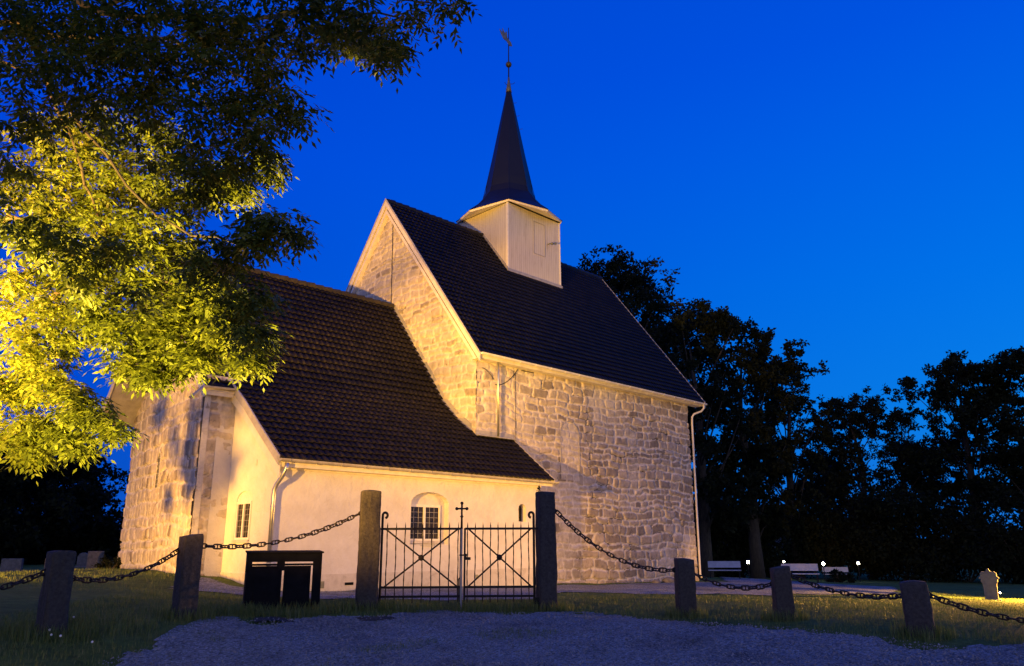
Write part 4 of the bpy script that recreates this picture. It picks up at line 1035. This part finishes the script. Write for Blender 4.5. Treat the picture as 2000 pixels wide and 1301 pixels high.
# ---------------------------------------------------------------- trees
def leaf_cloud(cent, rad, n, size, seed, asp=.5, droop=.3):
    """n leaf faces gathered in clumps"""
    rg = np.random.RandomState(seed); cent = np.array(cent); rad = np.array(rad)
    w = rad**2.2; k = rg.choice(len(cent), n, p=w/w.sum())
    d = rg.normal(size=(n, 3)); d /= np.linalg.norm(d, axis=1)[:, None]
    r = rg.rand(n)**.45
    p = cent[k]+d*(r*rad[k])[:, None]*np.array([1, 1, .72])
    a = rg.normal(size=(n, 3)); a[:, 2] -= droop; a /= np.linalg.norm(a, axis=1)[:, None]
    b_ = np.cross(a, rg.normal(size=(n, 3))); b_ /= np.linalg.norm(b_, axis=1)[:, None]+1e-9
    L = size*(.55+.9*rg.rand(n))
    V = np.stack([p, p+a*(L*.45)[:, None]+b_*(L*asp*.5)[:, None], p+a*L[:, None], p+a*(L*.45)[:, None]-b_*(L*asp*.5)[:, None]], 1).reshape(-1, 3)
    c = np.repeat(np.clip(rg.rand(n)*.7+.3*rg.rand(len(cent))[k], 0, 1), 4)
    return V, np.arange(n*4).reshape(-1, 4), np.c_[c, c, c]
def far_tree(px, D, top_py, half_px, lab, seed, n=9000, size=.34, base_py=None, crown_lo=.28, lumps=46, cat='tree', name='tree', open_=0.0, offs=0.0, group='dark trees behind the churchyard'):
    rg = np.random.RandomState(seed)
    D = D+6 if px > 1180 else D; b = at(px, 1110, D); g = Gn(b[0], b[1]); h = at(px, top_py, D)[2]-g; rw = half_px*D/FPX
    root = thing(name, (b[0], b[1], g), lab, cat, group)
    base = np.array([b[0], b[1], g]); cs = []; rs = []; tr = MB()
    tp = [base-zv*.3]+[base+zv*h*t+np.array([rg.normal()*.02*h*t, rg.normal()*.02*h*t, 0]) for t in (.15, .35, .6, .86)]
    r0 = .018*h+.08
    tr.tube(tp, [r0*1.3, r0, r0*.8, r0*.5, r0*.12], 8)
    lumps = int(lumps*2.0)
    for i in range(lumps):
        f = (i+.5)/lumps; t = crown_lo+(1-crown_lo)*f
        env = math.sin(math.pi*(.10+.83*f))**.5*(.80+.40*rg.rand())
        az = i*2.399+rg.rand()*1.2; rr = rw*env*(.15+.95*rg.rand()**.55)
        q = base+zv*(h*t)+np.array([math.cos(az)*rr, math.sin(az)*rr, rg.normal()*.035*h])
        sz = rw*(.13+.20*rg.rand()**1.3)*(1-.25*open_)
        q[2] = min(q[2], g+h-sz*.72); cs.append(q); rs.append(sz)
        if i % 3 == 0:
            tt = max(.12, t-.08-.25*rr/rw); o = base+zv*h*tt; md = (o+q)/2+zv*.03*h*rg.rand()
            tr.tube([o, md, q], [r0*.26*(1-t*.6), r0*.14, r0*.04], 5)
    tr.build('trunk', M['bark'], root, smooth=True)
    c2_ = []; r2_ = []
    for q, sz in zip(cs, rs):
        for _ in range(9):
            d = rg.normal(size=3); d /= np.linalg.norm(d); k = sz*rg.uniform(.5, 1.25)
            c2_.append(q+d*k*np.array([1, 1, .8])); r2_.append(sz*rg.uniform(.24, .5))
    V, F, c = leaf_cloud(c2_, r2_, int(n*2.6), size*.70, seed+1, .6, .25)
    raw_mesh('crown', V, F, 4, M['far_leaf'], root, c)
    return root
far_tree(1222, 56, 506, 140, 'tall tree rising behind the nave roof, highest of the dark trees', 101, 24000, .38, lumps=80)
far_tree(1378, 46, 606, 118, 'tree with the thick trunk just right of the nave corner', 102, 12000, .36, crown_lo=.20)
far_tree(1480, 50, 632, 100, 'broad dark tree above the first white bench', 103, 12000, .36, crown_lo=.2)
far_tree(1560, 58, 712, 84, 'dark tree with open lower branches showing the blue sky', 104, 6500, .36, crown_lo=.36, open_=.6)
far_tree(1705, 64, 772, 92, 'rounded tree in the gap between the tall trees', 105, 9000, .38, crown_lo=.22)
far_tree(1790, 72, 806, 46, 'thin feathery birch showing faintly between two dark trees', 106, 3500, .26, crown_lo=.40, open_=.8, name='birch_tree')
far_tree(1930, 58, 702, 105, 'tall wide tree at the right edge', 107, 13000, .36, crown_lo=.34)
far_tree(2060, 56, 690, 100, 'wide tree cut by the right edge of the picture', 108, 9000, .38, crown_lo=.25)
far_tree(1840, 66, 860, 66, 'lower bushy tree left of the tall wide tree', 109, 7000, .36, crown_lo=.12)
far_tree(1640, 70, 880, 70, 'low dark tree behind the distant bench', 110, 7000, .38, crown_lo=.08)
far_tree(60, 46, 884, 170, 'large dark tree beyond the graveyard at the left edge', 111, 14000, .36, crown_lo=.06, group='dark trees at the left')
far_tree(-90, 40, 860, 160, 'dark tree mostly cut off by the left edge', 112, 8000, .36, crown_lo=.06, group='dark trees at the left')
def bush(px, py, D, hw_px, h_px, lab, seed, n=4500, size=.30):
    rg = np.random.RandomState(seed); p = at(px, py, D); g = Gn(p[0], p[1]); w = hw_px*D/FPX; h = h_px*D/FPX
    t = thing('bush', (p[0], p[1], g), lab, 'bush', 'dark bushes under the trees'); cs = []; rs = []
    for i in range(26):
        q = np.array([p[0]+rg.uniform(-1, 1)*w, p[1]+rg.uniform(-.4, .4)*w, g+h*rg.uniform(.08, .9)*(1-.3*rg.rand())]); cs.append(q); rs.append(h*rg.uniform(.14, .30))
    mb = MB()
    for q in cs[:8]: mb.tube([(p[0], p[1], g-.1), q], [.05, .015], 5)
    mb.build('stem', M['bark'], t)
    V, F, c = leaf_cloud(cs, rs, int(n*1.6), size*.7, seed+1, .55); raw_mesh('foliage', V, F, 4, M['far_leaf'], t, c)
for i, (px, py, D, hw_, hh, lab) in enumerate(((1440, 1105, 60, 70, 138, 'dark bush mass behind the bench by the trunk'), (1540, 1105, 64, 80, 149, 'dark bush mass behind the half hidden bench'), (1650, 1105, 64, 85, 172, 'dark bush mass behind the distant bench'), (1770, 1108, 62, 85, 184, 'dark bush mass above the short leaning post'), (1890, 1110, 60, 85, 172, 'dark bush mass behind the pale gravestone'), (2010, 1112, 56, 80, 161, 'dark bush mass at the right edge'), (1395, 1105, 58, 50, 172, 'dark bush mass close behind the nave corner'), (215, 1112, 27, 22, 26, 'small leafy shrub at the corner of the chancel'), (130, 1108, 44, 90, 90, 'dark hedge behind the old headstones'))):
    bush(px, py, D, hw_, hh, lab, 200+i, 700 if hw_ < 30 else 6000, .10 if hw_ < 30 else .42)
# lit leaves by the bright lamp
bush(1640, 1122, 47, 20, 26, 'low rounded shrub by the distant bench', 260, 900, .16)

# hills far away
xs = np.linspace(-700, 900, 60); mb = MB(); vs = []
for x in xs:
    h = 14+10*math.sin(x*.011)+6*math.sin(x*.031+1); vs += [(x, 620, -8), (x, 660, h), (x, 900, h*.7)]
mb.add(vs, [(3*i+k, 3*i+3+k, 3*i+4+k, 3*i+1+k) for i in range(len(xs)-1) for k in (0, 1)]); tag(mb.build('hills', M['hill'], None, smooth=True), kind='structure')

# ---- the great ash overhanging from the left
TB = (-9.8, 9.6)
ash = thing('ash_tree', (*TB, Gn(*TB)), 'great ash tree reaching in from the left, its leaves lit yellow from below', 'tree')
tr = MB(); g0 = Gn(*TB); tb = np.array([*TB, g0]); fork = tb+np.array([.3, -.1, 3.4])
tr.tube([tb-zv*.3, tb+zv*.6, tb+np.array([.1, 0, 2.0]), fork, tb+np.array([.6, -.6, 7.5]), tb+np.array([.8, -.8, 11])], [.52, .42, .36, .31, .2, .06], 12)
def limb(path, r0, r1):
    pts = [np.array(p) if len(p) == 3 and abs(p[0]) < 60 and abs(p[1]) < 60 and p[2] < 14 and not isinstance(p, list) else at(*p) for p in path]
    P = []
    for a, b_ in zip(pts[:-1], pts[1:]):
        for t in np.linspace(0, 1, 4)[:-1]: P.append(a+(b_-a)*t+np.random.RandomState(len(P)+int(r0*999)).normal(size=3)*.03)
    P.append(pts[-1]); tr.tube(P, np.linspace(r0*.55, r1*.7, len(P)), 7); return pts
F1 = tuple(fork); F2 = tuple(tb+np.array([.45, -.3, 5.2])); F3 = tuple(tb+np.array([.6, -.5, 7.3]))
limb([F1, [-40, 640, 9.6], [100, 592, 9.2], [190, 522, 9.0], [300, 470, 8.8]], .11, .02)
limb([F2, [-20, 110, 9.0], [85, 150, 8.6], [165, 245, 8.4], [300, 420, 8.3], [420, 470, 8.2], [540, 480, 8.0]], .055, .010)
limb([[85, 150, 8.6], [160, 330, 8.5], [200, 420, 8.6], [225, 540, 8.7]], .045, .012)
limb([F1, [20, 420, 9.2], [70, 480, 9.0], [210, 510, 8.8], [330, 560, 8.6], [480, 660, 8.4]], .09, .012)
limb([F1, [-30, 730, 9.5], [60, 765, 9.1], [150, 800, 8.9]], .06, .012)
limb([F3, [30, -60, 8.6], [200, 20, 8.2], [420, 40, 7.9], [640, 20, 7.6], [800, 40, 7.5]], .12, .012)
limb([F2, [0, 40, 8.8], [150, 75, 8.5], [330, 75, 8.2], [500, 170, 8.0], [570, 230, 7.9]], .09, .012)
limb([[330, 75, 8.2], [400, 200, 8.1], [470, 290, 8.0]], .03, .01)
limb([[210, 510, 8.8], [290, 600, 8.7], [340, 690, 8.6]], .03, .01)
limb([[200, 20, 8.2], [330, -30, 7.9], [560, -40, 7.6], [880, 10, 7.3]], .06, .01)
tr.build('trunk', M['bark'], ash, smooth=True)

def sprigs(blobs, seed):
    """pinnate ash leaves hanging in rosettes inside rough ellipsoids: (px, py, r_px, D, depth_half, count)"""
    rg = np.random.RandomState(seed); base = []; dirs = []; tone = []; scl = []
    for px, py, r, D, dd, n in blobs:
        near_ = D < 8.05
        if near_: D = D*.76
        n = int(n*(1.6 if D > 8.05 else (.64 if py < 330 else 1.0)))
        c = at(px, py, D) if D < 90 else np.array([px, py, dd]); rm = r*D/FPX if D < 90 else r; dd = dd if D < 90 else r; k0 = rg.rand()
        for j in range(int(n)):
            d = rg.normal(size=3); d /= np.linalg.norm(d); q = c+d*(rg.rand()**.5)*np.array([rm, dd, rm*.85])
            m_ = rg.randint(4, 7); a0 = rg.rand()*6.28
            for i in range(m_):
                a = a0+i*6.28/m_+rg.normal()*.25; e = rg.uniform(-.75, .25)
                base.append(q+rg.normal(size=3)*.02); dirs.append((math.cos(a)*math.cos(e), math.sin(a)*math.cos(e), math.sin(e))); tone.append(.65*rg.rand()+.35*k0); scl.append(.80 if near_ else 1.0)
    B = np.array(base); Dr = np.array(dirs); tone = np.array(tone); n = len(B)
    sd = np.cross(Dr, (0, 0, 1.0)); sd /= np.linalg.norm(sd, axis=1)[:, None]+1e-9; up = np.cross(sd, Dr)
    scl = np.array(scl); L = rg.uniform(.13, .24, n)*scl; vs = []; cs = []
    for k, t in enumerate((.30, .52, .74, 1.0)):
        org = B+Dr*(L*t)[:, None]-np.array([0, 0, 1.0])*(L*.35*t*t)[:, None]
        for sg in ((1, -1) if t < 1 else (0,)):
            a = Dr*(.55 if sg else 1)+sd*sg*.85-np.array([0, 0, .45])+rg.normal(size=(n, 3))*.18; a /= np.linalg.norm(a, axis=1)[:, None]
            w = np.cross(a, up); w /= np.linalg.norm(w, axis=1)[:, None]+1e-9; w = w+up*rg.normal(size=n)[:, None]*.3
            l = (rg.uniform(.065, .105, n)*scl)[:, None]; ww = l*rg.uniform(.15, .21, n)[:, None]
            vs.append(np.stack([org, org+a*l*.42+w*ww, org+a*l, org+a*l*.42-w*ww], 1)); cs.append(np.repeat(np.clip(tone+rg.normal(size=n)*.12, 0, 1)[:, None], 4, 1))
    V = np.concatenate(vs).reshape(-1, 3); c = np.concatenate(cs).ravel()
    return V, np.arange(len(V)).reshape(-1, 4), np.c_[c, c, c]
lit = [  # inside the beam
 (20, 600, 70, 9.3, .5, 22), (60, 690, 70, 9.0, .5, 34), (20, 760, 60, 9.1, .5, 30), (110, 740, 50, 8.9, .4, 26), (90, 830, 55, 8.9, .4, 34), (40, 850, 50, 9.0, .4, 26), (170, 800, 45, 8.8, .35, 24), (215, 825, 38, 8.8, .3, 20), (140, 860, 32, 8.8, .3, 16), (60, 880, 25, 8.9, .3, 8), (150, 765, 30, 8.8, .3, 10),
 (110, 630, 70, 8.9, .5, 36), (190, 610, 70, 8.8, .5, 40), (270, 640, 65, 8.6, .5, 38), (250, 710, 38, 8.6, .4, 18), (330, 690, 50, 8.6, .4, 26), (300, 730, 28, 8.6, .3, 10), (390, 690, 40, 8.5, .4, 22), (440, 640, 50, 8.4, .4, 24), (490, 700, 32, 8.4, .3, 14), (510, 660, 30, 8.4, .3, 10), (440, 590, 50, 8.4, .4, 22), (350, 620, 65, 8.6, .5, 38), (400, 560, 65, 8.6, .5, 32), (300, 540, 75, 8.8, .6, 40), (190, 520, 80, 8.9, .6, 44), (80, 540, 80, 9.2, .6, 36),
 (130, 430, 85, 9.0, .6, 46), (240, 440, 80, 8.9, .6, 44), (330, 460, 70, 8.8, .6, 34), (60, 370, 80, 9.2, .6, 34), (160, 340, 85, 9.0, .6, 42), (260, 350, 75, 8.9, .6, 36), (350, 370, 70, 8.8, .5, 30), (430, 350, 55, 8.7, .4, 22), (470, 370, 35, 8.6, .3, 10), (520, 320, 40, 8.5, .3, 14), (200, 260, 80, 9.0, .6, 34), (100, 280, 80, 9.2, .6, 32), (310, 280, 75, 8.8, .6, 30), (690, 70, 50, 8.2, .4, 16), (750, 90, 38, 8.1, .3, 14)]
nearb = [  # this side of the beam, dark against it
 (40, 40, 95, 7.4, .7, 70), (150, 50, 95, 7.3, .7, 74), (260, 50, 95, 7.2, .7, 74), (370, 40, 90, 7.2, .7, 66), (470, 50, 80, 7.2, .6, 52), (560, 40, 65, 7.1, .5, 36), (620, 20, 55, 7.0, .5, 26), (690, 20, 50, 7.0, .4, 22), (740, 40, 45, 7.0, .4, 18), (780, 75, 28, 7.0, .3, 9), (745, 105, 24, 7.0, .3, 7), (650, 60, 34, 7.0, .3, 10), (810, 15, 28, 6.9, .3, 9), (885, 12, 34, 6.8, .3, 12), (830, 35, 14, 6.8, .2, 3),
 (80, 150, 90, 7.4, .7, 58), (200, 160, 95, 7.3, .7, 62), (320, 150, 90, 7.3, .7, 56), (430, 150, 80, 7.2, .6, 46), (520, 130, 60, 7.2, .5, 30), (560, 180, 45, 7.1, .4, 20), (575, 215, 28, 7.1, .3, 9), (480, 210, 70, 7.2, .5, 34), (400, 250, 75, 7.3, .6, 36), (520, 270, 45, 7.2, .4, 20), (460, 300, 50, 7.3, .4, 20), (380, 330, 55, 7.4, .5, 22), (290, 240, 70, 7.4, .6, 24), (40, 230, 75, 7.5, .6, 30),
 (20, 420, 65, 7.8, .6, 24), (90, 460, 60, 7.8, .5, 20), (170, 500, 48, 7.8, .4, 14), (150, 545, 40, 7.8, .4, 12), (30, 330, 50, 7.8, .5, 14), (230, 480, 40, 7.7, .4, 9),
 (540, 445, 50, 7.6, .3, 20), (580, 455, 28, 7.6, .2, 9), (500, 470, 40, 7.6, .3, 14), (440, 480, 45, 7.7, .4, 16), (490, 415, 22, 7.6, .2, 5), (390, 520, 45, 7.8, .4, 14),
 (490, 575, 45, 7.8, .4, 20), (470, 640, 30, 7.9, .4, 8), (505, 640, 26, 7.8, .3, 6), (300, 580, 30, 7.9, .4, 5)]
def between(px, py, t, r, n, L=CHANCEL_FILL):
    q = on_plane_u(px, py, -6.9); p = L+(q-L)*t; return (*[float(k) for k in p], r, n)
veil = [between(300, 790, .36, .26, 14), (between(395, 800, .36, .24, 14)), between(430, 760, .36, .22, 10), between(380, 870, .36, .30, 24), between(400, 920, .36, .26, 18), between(340, 850, .36, .22, 12), between(330, 960, .36, .14, 6)]  # leaf clumps out of view, put in the beams to shade the chancel wall
veil += [between(px, py, .33, r, n, LAMP_A) for px, py, r, n in ((300, 780, .25, 12), (350, 800, .26, 14), (400, 800, .25, 14), (375, 870, .27, 18), (395, 930, .24, 14), (420, 860, .20, 10), (330, 960, .13, 5), (430, 770, .20, 8))]
shade = [(-260, 430, 70, 11.0, .6, 18), (-160, 120, 120, 8.6, .8, 60), (-160, 330, 100, 9.6, .7, 30)]
V1, F1_, c1 = sprigs(lit, 61); V2, F2_, c2 = sprigs(nearb, 62); V3, F3_, c3 = sprigs(shade+[(x, y, r, 99, z, n) for x, y, z, r, n in veil], 63)
Vc = np.concatenate([V1, V2, V3]); raw_mesh('crown', Vc, np.arange(len(Vc)).reshape(-1, 4), 4, M['ash_leaf'], ash, np.concatenate([c1, c2, c3]))
print('ash leaflets', len(Vc)//4, 'lampB ground', Gn(LAMP_B[0], LAMP_B[1]), 'grave', gs)

# ---------------------------------------------------------------- small growth along the fence
tuft = []
rg = np.random.RandomState(77)
def around(px, py, D, r, n):
    p = at(px, py, D); a = rg.rand(n)*6.28; q = r*np.sqrt(rg.rand(n)); x = p[0]+np.cos(a)*q; y = p[1]+np.sin(a)*q*.7; return np.c_[x, y, gzn(x, y)]
tl = []
for px, py, D, r, n in ((715, 1190, 14.8, .5, 700), (1068, 1188, 15, .5, 700), (548, 1195, 13.9, .75, 1300), (358, 1203, 12.9, .5, 700), (100, 1230, 11.2, .6, 900), (1342, 1204, 14.3, .4, 500), (1533, 1205, 13.5, .4, 500), (1802, 1230, 11.8, .45, 600), (800, 1192, 14.7, .6, 700), (950, 1190, 14.9, .6, 700), (440, 1195, 13.6, .6, 700), (640, 1195, 14.4, .5, 500), (210, 1215, 11.8, .7, 700)): tl.append(around(px, py, D, r, n))
blades('tall_grass', np.concatenate(tl), .15, .008, 9, .7)
for i, (px, py) in enumerate(((83, 1240), (95, 1246), (110, 1241), (98, 1256), (116, 1258), (142, 1220), (178, 1270))):
    q = gpx(px, py); g = Gn(*q); t = thing('clover_flower', (q[0], q[1], g), 'tiny white clover flower in the grass before the wide low post', 'flower', 'white clover flowers')
    MB().tube([(q[0], q[1], g), (q[0], q[1], g+.09)], .002, 4).build('stem', M['grass'], t); MB().ball((q[0], q[1], g+.10), .016, 7, 5).build('flower_head', M['petal'], t)

# loose gravel on the drive
n = 34000; x = rng.uniform(-5.5, 10, n); y = 9.6+rng.rand(n)**1.3*6; k = inside(drive, x, y); x, y = x[k], y[k]; n = len(x)
r = .006+.014*rng.rand(n)**3; c = np.c_[x, y, gzn(x, y)+.024+r*.2]
off = np.array([(1, 0, 0), (-1, 0, 0), (0, 1, 0), (0, -1, 0), (0, 0, .8), (0, 0, -.8)])
J = 1+.5*(rng.rand(n, 6, 1)-.5); V = (c[:, None]+off[None]*r[:, None, None]*J).reshape(-1, 3)
t8 = np.array([(0, 2, 4), (2, 1, 4), (1, 3, 4), (3, 0, 4), (2, 0, 5), (1, 2, 5), (3, 1, 5), (0, 3, 5)])
tag(raw_mesh('loose_gravel', V, (np.arange(n)[:, None, None]*6+t8[None]).reshape(-1, 3), 3, M['pebble']), kind='stuff')
